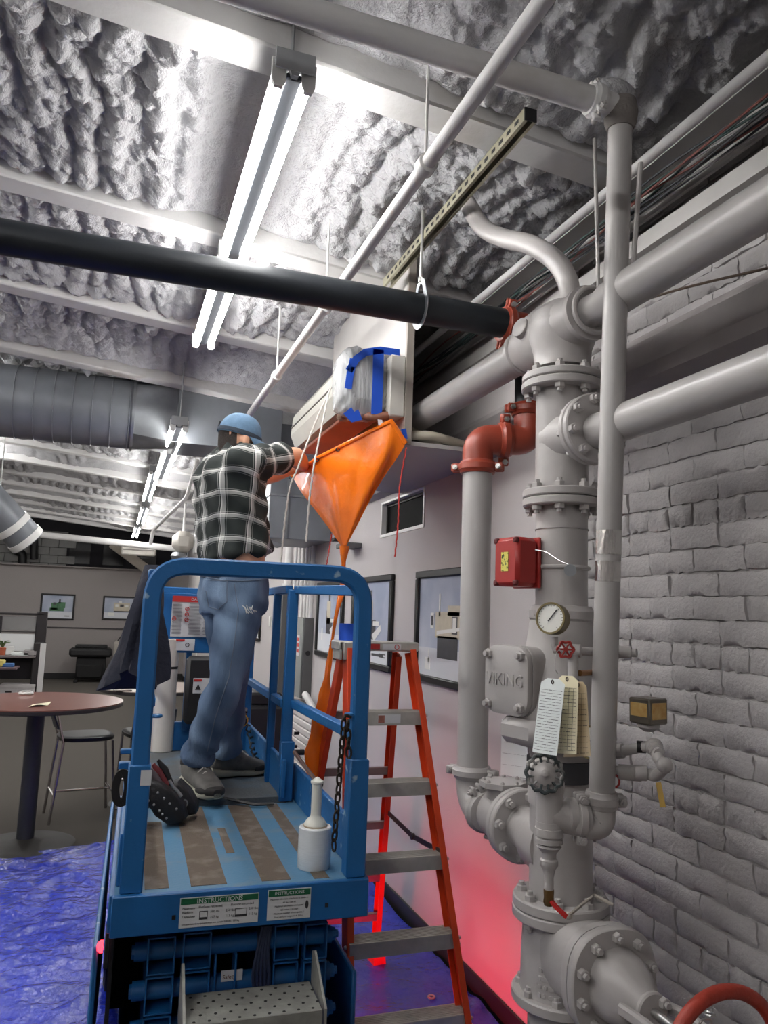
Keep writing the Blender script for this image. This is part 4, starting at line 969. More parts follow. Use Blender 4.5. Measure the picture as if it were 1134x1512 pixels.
text_mesh('INSTRUCTIONS', .0125, DECALW, d2, Lp(.492, FV-.0028, ZD-.0225), uX, UP, 'lettering', 'CENTER')
for k, s in enumerate(('Maximum allowable side force at platform', '45 lbs / 200 N', 'Maximum allowable wind speed', '12.5 m/sec / 28 mph', 'Maximum number of occupants 2', 'Max platform height 19 ft 5.8 m')): dtext(d2, s, .0066, .492, ZD-.037-.0098*k, 'CENTER')
MB().ball(Lp(.545, FV-.002, ZD-.055), (.005, .001, .012), 8, 6).build('paint_chip', TXT, d2)
for u in (.165, .606): lbox('slot_hole', u-.005, u+.005, FV-.0008, FV+.001, ZD-.068, ZD-.056, DARK, 0)
# scissor stack
def zy(y): return pY(300, y, 2.45).z
RH = zy(1376)-zy(1433)
cols_u = ((.105, .183), (.205, .287), (.475, .552), (.566, .638))
SCIS = M('scissor_blue', (26, 92, 150), .45, var=.15, scale=8, rgb2=(60, 84, 104), thr=(.5, .9))
for row in range(5):
    zt_ = zy(1376)-RH*row
    for ci, (u0, u1) in enumerate(cols_u):
        tl = .004; v0 = .075+(.0 if ci in (0, 3) else .012); v1 = 1.75; z0, z1 = zt_-RH+.003, zt_-.003
        b = MB()
        for (a0, a1, c0, c1) in ((u0, u0+tl, z0, z1), (u1-tl, u1, z0, z1), (u0, u1, z0, z0+tl), (u0, u1, z1-tl, z1)): b.box(Lp((a0+a1)/2, (v0+v1)/2, (c0+c1)/2), (a1-a0, v1-v0, c1-c0), RL)
        b.build('scissor_arm', SCIS, lf, ang=0)
    zc_ = zt_-RH*.52
    MB().cyl(Lp(.07, .125, zc_), Lp(.66, .125, zc_), .026, n=20).build('cross_tube', SCIS, lf)
    for u in (.062, .655): MB().lathe(Lp(u, .125, zc_), uX, [(0, .020), (.018, .020), (.02, .012), (.028, .012)], 8).build('pin_nut', BLUE, lf)
    if row < 3:
        for k in range(3): MB().lathe(Lp(.425+.014*k, .125, zc_-.005), uX, [(0, .034), (.008, .037-.002*k), (.010, .028)], 16).build('hose_coil', M('hose_blue', (52, 66, 96), .5, var=.2), lf)
b = MB()
for k in range(5):
    q = spline([Lp(.44+.006*k, .10, zy(1380)), Lp(.425+.008*k, .09, zy(1415)), Lp(.415+.012*k, .085, zy(1450)), Lp(.43+.008*k, .095, zy(1490)), Lp(.44+.004*k, .1, zy(1520))], 5); b = MB(); b.tube(q, .0055, 6); b.build('hydraulic_hose', M('hose_dark', (44, 56, 84), .5, var=.2), lf)
lbox('safety_tag', .322, .385, .095, .098, zy(1456), zy(1440), DECALW, 0)
text_mesh('Safety', .016, M('rust_text', (104, 66, 44), .6), lf, Lp(.326, .0945, zy(1452)), uX, UP)
for u in (.30, .36): lbox('safety_bracket', u, u+.006, .09, .16, zy(1475), zy(1415), SCIS, .002)
MB().box(Lp(.36, .95, .18), (.62, 1.75, .22), RL, .02).build('chassis', SCIS, lf)
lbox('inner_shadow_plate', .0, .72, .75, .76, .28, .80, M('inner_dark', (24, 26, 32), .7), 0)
lbox('side_shade_plate', .0, .012, .10, 1.7, .12, .80, M('inner_dark', (24, 26, 32), .7), 0)  # added dark sheet; its colour stands in for shade beside the arms
lbox('side_plate', -.045, -.03, .05, 1.75, .12, .77, BLUEW, .004)
lbox('side_plate', .735, .75, .12, 1.75, .10, .60, SCIS, .004)
for u in (.02, .71):
    for v in (.32, 1.55):
        MB().lathe(Lp(u-.04, v, .155), uX, [(0, .12), (.01, .152), (.07, .152), (.08, .12)], 28).build('wheel', M('tyre', (46, 46, 48), .8), lf)
# entry step
zs = pY(370, 1457, 2.375).z
b = MB(); b.box(Lp(.385, -.085, zs), (.365, .17, .004), RL); b.box(Lp(.385, -.170, zs-.018), (.365, .004, .04), RL); b.box(Lp(.385, .0, zs-.018), (.365, .004, .04), RL)
STEPM = M('step_grey', (148, 148, 142), .55, metal=.3, var=.2, scale=18, bump=.2)
sp_ = b.build('entry_step', STEPM, lf, ang=0)
for u in (.196, .574):
    b = MB(); b.prism([Lp(u, -.172, zs-.06), Lp(u, .004, zs-.06), Lp(u, .004, zs+.085), Lp(u, -.02, zs+.095), Lp(u, -.04, zs+.085), Lp(u, -.172, zs+.004)], uX*.007); b.build('step_side', STEPM, lf, ang=0)
b = MB()
for i in range(9):
    for j in range(5):
        b.lathe(Lp(.225+.040*i+(.02 if j % 2 else 0), -.155+.034*j, zs+.002), UP, [(0, .0045), (.0008, .0045)], 8)
b.build('perforations', DARK, sp_, kind='stuff')
# beacons (red) on both sides of the platform frame
def beacon(p, n_, en, aim=None):
    MB().lathe(p, n_, [(0, .016), (.008, .016), (.015, .010), (.017, 0)], 16).build('beacon_lens', REDGLOW, lf)
    ld = bpy.data.lights.new('beacon_light', 'SPOT'); ld.color = (1, .02, .06); ld.energy = en; ld.shadow_soft_size = .025; ld.spot_size = math.radians(125); ld.spot_blend = .8
    lo_ = bpy.data.objects.new('beacon_light', ld); COL.objects.link(lo_); lo_.parent = lf; lo_.location = V(p)+V(n_).normalized()*.045-wl(lf)
    lo_.rotation_mode = 'QUATERNION'; lo_.rotation_quaternion = V(aim or n_).to_track_quat('-Z', 'Y')
beacon(Lp(-.018, .05, ZD-.15), -uX, 1.5)
beacon(Lp(.752, .80, .13), uX, 6.5, V((1, .40, -.05)))
lbox('beacon_mount', -.014, .0, .02, .08, ZD-.20, ZD-.10, BLACKP, .003)
# ---------------------------------------------------------------- things on the platform
q = pZ(463, 1280, ZD)
wr_ = thing('stretch_wrap', 'roll of white stretch wrap with a plastic handle on the lift deck', 'plastic wrap', (q.x, q.y, ZD))
WRAPM = M('wrap_white', (222, 226, 228), .25, var=.04, scale=30, bump=.25, bscale=30, stretch=(1, 1, 12), coat=.3)
MB().lathe(q, UP, [(0, .050), (.003, .0525), (.05, .0528), (.10, .0525), (.122, .0522), (.125, .049)], 40).build('film_roll', WRAPM, wr_)
MB().lathe(q+UP*.125, UP, [(0, .0385), (.004, .0385)], 28).build('cardboard_core', M('cardboard', (176, 160, 138), .8), wr_)
MB().lathe(q+UP*.129, UP, [(0, .036), (.004, .036), (.016, .028), (.026, .0175), (.034, .0165), (.125, .0165), (.128, .021), (.134, .021), (.14, .012), (.146, .004), (.147, 0)], 28).build('handle', M('handle_plastic', (226, 226, 216), .35, var=.02), wr_)
# tall roll with strap at the back
q = pZ(234, 1108, ZX); q = V((q.x+.01, q.y-.02, ZX))
tr_ = thing('plastic_roll', 'tall white roll with a black strap standing at the back of the lift', 'roll', q)
MB().lathe(q, UP, [(0, .058), (.004, .062), (.60, .062), (.604, .058)], 30).build('roll', M('roll_white', (214, 210, 204), .5, var=.03), tr_)
MB().lathe(q+UP*.44, UP, [(0, .0625), (.012, .0632), (.014, .0625)], 30).build('strap', BLACKP, tr_)
# cordless drill
q = pZ(343, 1122, ZX); dr = thing('cordless_drill', 'yellow and black cordless drill standing upright behind the worker\'s shoe', 'drill', q)
YEL = M('drill_yellow', (214, 166, 34), .4, var=.05)
MB().box(q+V((0, 0, .022)), (.075, .11, .044), RL, .008).build('battery', BLACKP, dr); MB().box(q+V((0, 0, .056)), (.072, .10, .03), RL, .008).build('battery_top', YEL, dr)
b = MB(); b.loft([[q+V((.02*math.cos(t)+dx, .026*math.sin(t), z)) for t in [2*math.pi*k/12 for k in range(12)]] for z, dx in ((.07, 0), (.11, .004), (.15, .008), (.18, .01))]); b.build('handle', BLACKP, dr)
MB().lathe(q+V((.03, .08, .205)), (0, -1, 0), [(0, .024), (.02, .032), (.10, .034), (.13, .028), (.16, .022), (.165, .012), (.21, .010)], 18).build('body', BLACKP, dr)
MB().lathe(q+V((.03, -.01, .205)), (0, -1, 0), [(0, .0345), (.03, .035), (.034, .03)], 18).build('collar', YEL, dr)
# coiled cable hanging at the toe board + black case behind
P_ = spline([pZ(360, 1052, 1.25), Lp(.60, 1.9, 1.18), Lp(.61, 1.75, 1.08), Lp(.615, 1.55, 1.0), Lp(.62, 1.40, .975)], 14); hel = []
for i, p in enumerate(P_):
    t = i*1.9; hel.append(p+V((.013*math.cos(t), 0, .013*math.sin(t))))
MB().tube(hel, .005, 6).build('coiled_cable', BLACKP, label='black coiled cable hanging inside the right toe board', cat='cable')
bc_ = thing('tool_case', 'black hard tool case standing on the floor beyond the right rail', 'case', (1.05, 6.1, 0))
MB().box((1.05, 6.1, .65), (.52, .34, .72), None, .03).build('body', BLACKP, bc_); MB().box((1.05, 6.1, 1.05), (.46, .30, .10), None, .02).build('lid', BLACKP, bc_); MB().box((.95, 5.925, .86), (.16, .01, .02), None, .003).build('latch', CHROME, bc_)
MB().box((1.05, 6.1, .15), (.56, .38, .30), None, .02).build('base', M('base_dark', (44, 44, 46), .6), bc_)
# tool pouch with rivets
q = pZ(242, 1212, ZD); tp = thing('tool_pouch', 'black riveted leather tool pouch lying on the lift deck', 'tool bag', (q.x, q.y, ZD))
LEA = M('leather_black', (28, 27, 30), .5, var=.2, bump=.4, bscale=60)
def leather(pts, Y, th, name):
    P = [pY(x, y, Y) for x, y in pts]; c = sum(P, V())/len(P); d = V((.25, 1, 0)).normalized(); b = MB()
    r = lambda k, o: [c+(p-c)*k+d*o for p in P]
    b.loft([r(.80, -.006), r(.94, 0), r(1., .012), r(1., th-.012), r(.94, th)]); return b.build(name, LEA, tp, ang=50)
PY = 3.03
o1 = leather([(221, 1152), (236, 1156), (256, 1172), (270, 1190), (274, 1210), (268, 1217), (246, 1218), (228, 1206), (218, 1190)], PY, .10, 'pouch')
o2 = leather([(250, 1158), (262, 1155), (278, 1170), (290, 1192), (289, 1203), (276, 1206), (262, 1196)], PY+.07, .09, 'pouch')
rv = MB().ball((0, 0, 0), .0048, 8, 6).mesh('rivet'); rv.materials.append(CHROME)
for a_, c_ in ((345, 522), (388, 562), (428, 598), (475, 635), (280, 578), (318, 605), (355, 648), (375, 672), (405, 702)):
    inst('rivet', rv, o1, pY(160+a_/4.725, 1060+c_/4.725, PY-.006))
def tool(pts, Y, r_, mat, name='tool_handle'): MB().tube([pY(x, y, Y) for x, y in pts], r_, 10).build(name, mat, tp)
tool([(240, 1165), (228, 1145), (222, 1135)], PY+.03, [.012, .013, .006], M('tool_grey', (84, 74, 78), .5)); tool([(246, 1160), (234, 1140), (226, 1128)], PY+.05, [.012, .014, .007], M('tool_red', (110, 44, 48), .5)); tool([(254, 1160), (243, 1136), (233, 1122)], PY+.06, [.010, .014, .006], BLACKP)
tool([(250, 1152), (256, 1162), (262, 1168), (268, 1176)], PY-.004, .006, CHROME, 'steel_clip')
# small puck of strap between the pouches
MB().torus(pY(272, 1186, PY+.06), (.3, 1, 0), .012, .003, 14, 6).build('ring', CHROME, tp)
# jacket draped over the left rail
NAVY = M('jacket_navy', (24, 27, 44), .9, var=.15, bump=.5, bscale=50)
jk = MB(); rings = []; NJ = 26
jc = Lp(.05, .42, 0)
for k in range(15):
    t = k/14; z = 1.865-t*.37; wv = .09+.34*t**.8; th_ = .030+.05*t
    ring = []
    for j in range(NJ):
        a = 2*math.pi*j/NJ; cr = math.copysign(abs(math.cos(a))**.8, math.cos(a)); sr = math.copysign(abs(math.sin(a))**.8, math.sin(a))
        fold = (.030*math.sin(5*a+3*t)+.016*math.sin(9*a-4*t)+.01*math.sin(14*a))*t
        ring.append(jc+uX*((th_+fold)*cr-.035*t)+uY*((wv/2+fold)*sr-.10*t+.05)+UP*(z-.05*t*(1+sr)*.5+.03*t*t*math.sin(3*a+1)))
    rings.append(ring)
jk.loft(rings); jk.build('jacket', NAVY, label='dark navy jacket draped over the left rail of the lift', cat='jacket')
# ================================================================ step ladder
ORG = M('fibreglass_orange', (204, 66, 26), .4, var=.08, scale=12); ALU = M('ladder_alu', (176, 174, 168), .45, metal=.25, var=.15, scale=14, bump=.1)
ld = thing('step_ladder', 'orange fibreglass step ladder with aluminium steps beside the lift', 'ladder', (1.14, 3.3, 0))
ZT = 1.565
FLb, FLt = V((.893, 2.80, 0)), V((.955, 3.22, ZT)); FRb, FRt = V((1.395, 2.78, 0)), V((1.255, 3.20, ZT))
RLb, RLt = V((.885, 3.86, 0)), V((.955, 3.31, ZT-.02)); RRb, RRt = V((1.36, 3.84, 0)), V((1.235, 3.31, ZT-.02))
def chan(p0, p1, face, depth, tdir, name):
    """C-channel rail: web + two flanges"""
    d = (p1-p0).normalized(); x = V(tdir); x = (x-d*x.dot(d)).normalized(); y = d.cross(x); b = MB()
    R = Matrix((x, d, y)).transposed(); c = (p0+p1)/2; L = (p1-p0).length
    b.box(c, (.006, L, depth), R, .001); b.box(c+x*.011+y*depth/2, (.026, L, .005), R, .001); b.box(c+x*.011-y*depth/2, (.026, L, .005), R, .001)
    return b.build(name, ORG, ld, ang=20)
def lrail(p0, p1, w_, d_, name): return MB().bar(p0, p1, w_, d_, up=(0, 1, .2), bev=.003).build(name, ORG, ld)
fl = chan(FLb, FLt, 0, .072, (1, 0, 0), 'front_rail'); fr = chan(FRb, FRt, 0, .072, (-1, 0, 0), 'front_rail')
rl = chan(RLb, RLt, 0, .055, (1, 0, 0), 'rear_rail'); rr_ = chan(RRb, RRt, 0, .055, (-1, 0, 0), 'rear_rail')
RIV = MB().ball((0, 0, 0), .007, 8, 6).mesh('rivet'); RIV.materials.append(CHROME)
for k, z in enumerate((.245, .505, .775, 1.045, 1.315)):
    t = z/ZT; a, c = FLb.lerp(FLt, t), FRb.lerp(FRt, t)
    b = MB(); m_ = (a+c)/2; b.box(m_+V((0, .005, .0)), ((c-a).length-.01, .088, .004), None, 0); b.box(m_+V((0, -.038, -.026)), ((c-a).length-.01, .004, .052), None, 0); b.box(m_+V((0, .047, -.018)), ((c-a).length-.01, .004, .036), None, 0)
    for q in range(7): b.box(m_+V((0, -.028+.011*q, .0028)), ((c-a).length-.012, .003, .002), None, 0)
    s_ = b.build('step', ALU, ld, ang=0)
    for q, e in ((a, -1), (c, 1)):
        for dz in (-.012, -.036): inst('rivet', RIV, s_, q+V((e*.008, -.034, dz)))
    if k == 4:
        q = V((m_.x+.01, m_.y-.0405, m_.z-.026)); MB().box(q, (.10, .001, .036)).build('step_decal', DECALW, s_); MB().box(q+V((-.035, -.001, 0)), (.028, .001, .030)).build('decal_picture', M('decal_rust', (150, 96, 84), .5, var=.3, scale=60), s_)
    a, c = RLb.lerp(RLt, t-.02 if k else .17), RRb.lerp(RRt, t-.02 if k else .17)
    MB().bar(a, c, .03, .034, bev=.003).build('rear_brace', M('brace_alu', (140, 128, 128), .5, metal=.4, var=.1), ld)
# cap
b = MB(); b.box((1.10, 3.26, ZT+.018), (.365, .13, .04), None, .005); cp_ = b.build('top_cap', ALU, ld)
MB().box((1.155, 3.193, ZT+.016), (.085, .002, .026)).build('cap_label', DECALW, cp_); MB().box((1.07, 3.193, ZT+.016), (.06, .002, .024)).build('cap_label', DRED, cp_)
MB().torus((1.178, 3.191, ZT+.016), (0, 1, 0), .010, .0016, 16, 5).build('warning_symbol', DRED, cp_)
MB().box((.962, 3.193, ZT-.004), (.05, .012, .075), None, .003).build('cap_bracket', ALU, ld); MB().box((.928, 3.25, ZT-.004), (.012, .11, .075), None, .003).build('cap_bracket', ALU, ld)
text_mesh('LADDER', .045, M('print_grey', (150, 120, 110), .6), rl, RLt.lerp(RLb, .34)+V((-.006, -.029, 0)), (RLt-RLb), V((-1, 0, 0)), 'rail_lettering', depth=.0004) if False else None
# spreader and feet
for (fa, fb, ra, rb, e) in ((FLb, FLt, RLb, RLt, 1), (FRb, FRt, RRb, RRt, -1)):
    p0, p1 = fa.lerp(fb, .50), ra.lerp(rb, .52); m_ = (p0+p1)/2-V((0, 0, .03))
    b = MB(); b.bar(p0+V((e*.01, 0, 0)), m_, .004, .022); b.bar(m_, p1+V((e*.01, 0, 0)), .004, .022); b.lathe(m_, (1, 0, 0), [(-.008, .014), (.008, .014)], 10); b.build('spreader', M('spreader_steel', (96, 90, 86), .45, metal=.6, var=.1), ld)
for q in (RLb, RRb, FLb, FRb):
    b = MB(); b.loft([[q+V((sx*.032, sy*.05-.005, 0)) for sx, sy in ((-1, -1), (1, -1), (1, 1), (-1, 1))], [q+V((sx*.032, sy*.05-.005, .02)) for sx, sy in ((-1, -1), (1, -1), (1, 1), (-1, 1))], [q+V((sx*.026, sy*.036-.01, .085)) for sx, sy in ((-1, -1), (1, -1), (1, 1), (-1, 1))]]); b.build('foot', M('foot_red', (206, 44, 40), .5), ld)
# roll of blue tape on the cap
qt = V((.99, 3.262, ZT+.0385)); TAPE = M('tape_blue', (24, 78, 190), .5, var=.05)
b = MB(); b.lathe(qt, UP, [(0, .036), (0, .055), (.072, .055), (.072, .036), (0, .036)], 30); b.build('tape_roll', TAPE, label='stacked rolls of blue painter tape on the ladder top', cat='tape')
# ================================================================ air conditioner
ACW = M('ac_plastic', (148, 147, 140), .5, var=.06, scale=8); ac = thing('air_conditioner', 'wall air conditioner wrapped in plastic and blue tape above the worker', 'air conditioner', (1.19, 3.8, 2.6))
AY0, AY1 = 3.30, 4.36; prof = [(1.188, 2.945), (1.03, 2.945), (.955, 2.915), (.915, 2.85), (.905, 2.74), (.935, 2.665), (1.0, 2.655), (1.02, 2.70), (1.188, 2.70)]
b = MB(); b.prism([(x, AY0, z) for x, z in prof], (0, AY1-AY0, 0)); b.build('body', ACW, ac, ang=25)
for z0, x0 in ((2.79, .9065), (2.865, .9235), (2.925, .984)): MB().box((x0, (AY0+AY1)/2, z0), (.004, AY1-AY0, .006)).build('panel_seam', M('seam_grey', (110, 108, 104), .6), ac)
MB().box((1.04, 3.83, 2.645), (.16, 1.0, .02), None, .004).build('drain_tray', M('tray_rust', (150, 82, 58), .6, var=.2), ac)
MB().box((.985, 3.83, 2.66), (.02, 1.0, .03), None, .004).build('louver', M('louver_dark', (60, 46, 40), .6), ac)
MB().box((1.15, 3.255, 2.76), (.075, .09, .29), None, .006).build('line_cover', M('cover_white', (186, 184, 178), .45), ac)
b = MB(); pv = [(1.12, 3.24, 2.62), (1.05, 3.26, 2.61), (1.0, 3.30, 2.63), (.94, 3.36, 2.63)]; b.tube(spline([V(p) for p in pv], 5), .022, 10); b.tube(spline([V(p)+V((.03, .02, .03)) for p in pv], 5), .014, 8); b.build('copper_lines', M('copper_brown', (124, 78, 58), .5, var=.3, scale=30), ac)
MB().ball((.95, 3.38, 2.63), (.035, .05, .022), 12, 8).build('foam_sleeve', M('sleeve_tan', (150, 122, 104), .8, bump=.5, bscale=60), ac)
# clear plastic bag over the near end, as crumpled skin
PLA = M('clear_plastic', (186, 188, 190), .12, var=.25, scale=18, bump=1., bscale=16, coat=.5, alpha=.72, detail=8, stretch=(3, 1, .5))
N_ = 40; K_ = 22; rings = []
for i in range(6):
    t = i/5; ring = []
    for j in range(N_):
        a = 2*math.pi*j/N_; cx, cz = 1.005, 2.775; rx, rz = .118, .165
        s_ = (.55, .9, 1., 1.02, 1.0, .97)[i]; yy = AY0-.055+(0, .012, .03, .07, .11, .15)[i]
        jit = random.uniform(-.007, .007)
        ring.append(V((cx+rx*s_*math.copysign(abs(math.cos(a))**.55, math.cos(a))+jit, yy+random.uniform(-.005, .005), cz+rz*s_*math.copysign(abs(math.sin(a))**.55, math.sin(a))+jit)))
    rings.append(ring)
b = MB(); b.loft(rings, caps=False); b.add(rings[0], [tuple(range(N_))]); b.build('plastic_wrap', PLA, ac, ang=60)
def strip(pts, wd, name='tape_strip', mat=TAPE, par=ac, th=.0015, Y=AY0-.064):
    P = [pY(x, y, Y) for x, y in pts]; b = MB(); b.rtube(P, wd, th, up=(0, -1, 0), b=.0004); b.build(name, mat, par)
strip([(559, 516), (558, 560), (556, 612)], .052); strip([(515, 548), (526, 530), (540, 520), (562, 517), (590, 521)], .034); strip([(522, 530), (517, 552), (514, 574)], .034); strip([(513, 606), (521, 616), (532, 612)], .05); strip([(596, 633), (598, 648)], .025, Y=3.17)
strip([(560, 612), (562, 628)], .022, mat=M('tape_white', (214, 216, 220), .5))
# orange cleaning bag
ORB = M('bag_orange', (255, 128, 28), .25, var=.10, scale=8, bump=.55, bscale=9, coat=.4, detail=6, trl=.18)
A = pX(431, 703, .915); Bm = pX(470, 676, .93); Bn = pY(578, 622, 3.17); Cn = pY(599, 655, 3.16); Dn = V((1.185, 4.36, 2.52)); TIP = pY(508, 812, 3.55)
loop = []
def seg(p, q, n_): return [p.lerp(q, k/n_) for k in range(n_)]
loop = seg(A, Bm, 8)+seg(Bm, Bn, 16)+seg(Bn, Cn, 6)+seg(Cn, Dn, 22)+seg(Dn, A, 8); n_ = len(loop)
rings = []; NR = 26
for i in range(NR+1):
    t = i/NR; ring = []
    for j, p in enumerate(loop):
        q = p.lerp(TIP, t**.92*.955)
        out = (p-(A+Cn)/2); out.z = 0
        cen = TIP.lerp((A+Bn+Cn+Dn)/4, 1-t)
        rad = (q-cen); rad.z = 0
        fold = .05*math.sin(j*.52+2.5*t)+.045*math.sin(j*.27+4*t+1)+.025*math.sin(j*1.3-3*t)+.03*math.sin(j*2.3)*t*t
        ring.append(q + rad*fold*min(1, t*4)*(1-.3*t)*.9 + V((0, 0, -.012*math.sin(math.pi*t)*math.sin(j*.6))))
    rings.append(ring)
bg = thing('cleaning_bag', 'orange funnel shaped cleaning bag hung under the air conditioner', 'bag', TIP)
b = MB(); b.loft(rings, caps=False); b.build('bag', ORB, bg, ang=75)
MB().tube(loop[:31]+[Cn], .011, 8).build('rim_hem', ORB, bg)
for p in (A, loop[8], loop[13]):
    MB().torus(p+V((-.008, -.004, -.012)), (CAM-p), .008, .003, 14, 6).build('grommet', BLACKP, bg)
TL = [TIP+V((0, 0, .02)), pY(507, 840, 3.55), pY(506, 868, 3.54), pY(497, 905, 3.52), pY(490, 950, 3.52), pY(483, 1000, 3.50), pY(478, 1035, 3.50), pY(471, 1080, 3.50), pY(463, 1120, 3.50), pY(464, 1156, 3.50)]
wd_ = [.05, .026, .034, .018, .020, .030, .065, .082, .085, .05]; b = MB(); sp_ = spline(TL, 6); sect = []
ws = [wd_[min(int(i/6), 9)]*(1-(i % 6)/6)+wd_[min(int(i/6)+1, 9)]*((i % 6)/6) for i in range(len(sp_))]
rings = []
for i, p in enumerate(sp_):
    tw = .5*math.sin(i*.35) if i < 30 else 0; ring = []
    for k in range(12):
        a = 2*math.pi*k/12; ex = math.cos(a)*ws[i]/2*(1+.12*math.sin(k*2+i)); ey = math.sin(a)*(.010+.004*math.sin(i+k))
        ring.append(p+V((ex*math.cos(tw), ex*math.sin(tw), 0))+V((-.1*ey, -ey, 0)))
    rings.append(ring)
b.loft(rings); b.build('drain_tail', ORB, bg, ang=60)
ROPE = M('rope_white', (206, 202, 196), .8, var=.1)
def rope(pts, r_, mat, label):
    P = spline(pts, 14); h = []
    for i, p in enumerate(P): h.append(p+V((.0012*math.cos(i*2), .0012*math.sin(i*2), 0)))
    MB().tube(h, r_, 6).build('rope', mat, label=label, cat='rope')
rope([pY(489, 572, 3.42), pY(465, 625, 3.40), pY(440, 690, 3.36), pY(428, 720, 3.36), pY(420, 775, 3.36), pY(414, 838, 3.36)], .0042, ROPE, 'left white rope hanging from the air conditioner')
rope([pY(486, 578, 3.40), pY(473, 640, 3.36), pY(463, 690, 3.33), pY(457, 735, 3.33), pY(452, 800, 3.33)], .0045, ROPE, 'right white rope crossing the orange bag')
RSTR = M('string_red', (188, 46, 40), .6)
rope([Cn+V((0, -.01, -.02)), pY(590, 720, 3.16), pY(588, 770, 3.16), pY(583, 822, 3.16)], .0034, RSTR, 'red cord dangling from the right corner of the orange bag')
rope([pY(490, 788, 3.62), pY(486, 812, 3.62), pY(482, 836, 3.62)], .0032, RSTR, 'short red cord below the left side of the orange bag')
# insulated line set lying on the soffit
for k, (pts, r_, lab) in enumerate((([(1.215, 3.28, 2.545), (1.32, 3.24, 2.55), (1.45, 3.26, 2.54), (1.64, 3.34, 2.53)], .022, 'lower cream pipe insulation lying on the soffit'), ([(1.215, 3.42, 2.60), (1.30, 3.40, 2.60), (1.42, 3.44, 2.565), (1.60, 3.60, 2.54)], .026, 'upper cream pipe insulation arching over the soffit'))):
    MB().tube(spline([V(p) for p in pts], 8), r_, 12).build('pipe_insulation', M('insul_cream', (190, 184, 168), .7, var=.06), label=lab, cat='insulation')
# ================================================================ tarp
TARP = M('tarp_blue', (34, 52, 176), .16, var=.15, scale=5, bump=1., bscale=30, detail=9, spec=.8)
xs = np.arange(-1.0, 1.665, .016); ys = np.arange(2.1, 6.16, .016); Xg, Yg = np.meshgrid(xs, ys, indexing='ij')
w_ = fbm(Xg*2, Yg*2, 1)*1.4; cr = np.abs(np.sin((Xg*3.1+Yg*1.7)*1.6+6*w_))**6*.010+np.abs(np.sin((Xg*1.3-Yg*3.3)*1.9+7*fbm(Xg*1.5, Yg*1.5, 4)))**8*.010
Z = .003+cr*.9+.006*np.abs(np.sin((Xg*4.7-Yg*1.9)*2.0+10*fbm(Xg*2.2, Yg*2.2, 15)))**6+.005*np.abs(np.sin((Xg*2.3+Yg*5.1)*2.2+9*fbm(Xg*3, Yg*3, 11)))**5+.018*np.clip(fbm(Xg*5, Yg*5, 7)-.42, 0, 1)+.006*(1-np.clip(worley(Xg*9, Yg*9, 2), 0, 1))
Z += np.clip(Xg-1.45, 0, 1)*.14*(.6+.5*vnoise(Yg*5, Yg*0, 3))
Yg2 = Yg+np.where(Yg > 6.0, .05*np.sin(Xg*4)+.04*vnoise(Xg*6, Xg*0, 5), 0)
raw('tarp', grid_mesh('tarp', np.stack([Xg, Yg2, Z], -1)), TARP); tag(bpy.data.objects['tarp'], 'crinkled blue plastic tarp spread on the floor under the lift', 'tarp')
for q in (pZ(637, 1472, .03),): MB().torus(q, UP, .014, .005, 16, 6).build('grommet', CHROME, bpy.data.objects['tarp'])
# ================================================================ worker
SKIN = M('skin', (212, 160, 132), .5, var=.06, scale=10, bump=.05, bscale=80)
def remesh(mb, name, vox=.011, smooth=4, disp=None):
    me = mb.mesh(name, ang=0); ob = bpy.data.objects.new('tmp', me); COL.objects.link(ob)
    m = ob.modifiers.new('r', 'REMESH'); m.mode = 'VOXEL'; m.voxel_size = vox; m.use_smooth_shade = True
    s = ob.modifiers.new('s', 'SMOOTH'); s.iterations = smooth; s.factor = .6
    dg = bpy.context.evaluated_depsgraph_get(); out = bpy.data.meshes.new_from_object(ob.evaluated_get(dg)); bpy.data.objects.remove(ob)
    out.name = name; out.shade_smooth(); return out
th0 = math.radians(18); fW = V((math.cos(th0), math.sin(th0), 0)); rW = V((math.sin(th0), -math.cos(th0), 0))
ZF = ZX
PEL = V((.500, 3.50, 1.80)); wk = thing('person', 'worker in a plaid shirt, blue jeans and blue cap reaching into the orange bag', 'person', (.47, 3.52, ZF))
def put(me, name, mat, par=wk):
    me.transform(Matrix.Translation(-wl(wk))); me.materials.clear()
    for m in (mat if isinstance(mat, list) else [mat]): me.materials.append(m)
    o = bpy.data.objects.new(name, me); COL.objects.link(o); o.parent = par; WL[o.name] = wl(wk); return o
HR, HL = PEL+rW*.085, PEL-rW*.085
AR, AL_ = V((.395, 3.47, 1.045)), V((.545, 3.71, 1.03)); KR, KL = V((.475, 3.40, 1.40)), V((.530, 3.62, 1.40))
SR, SL = V((.485, 3.345, 2.355)), V((.425, 3.63, 2.37)); ER = pY(436, 674, 3.58); HRd = pX(450, 690, .935); EL = pY(384, 705, 3.78); HLd = pX(442, 689, .925)
def ell(c, a, b_, n=22, dz=None, up=UP):
    return [V(c)+fW*a*math.cos(t)+rW*b_*math.sin(t)+UP*(dz(t) if dz else 0) for t in [2*math.pi*k/n for k in range(n)]]
HEAD = V((.488, 3.49, 2.497))
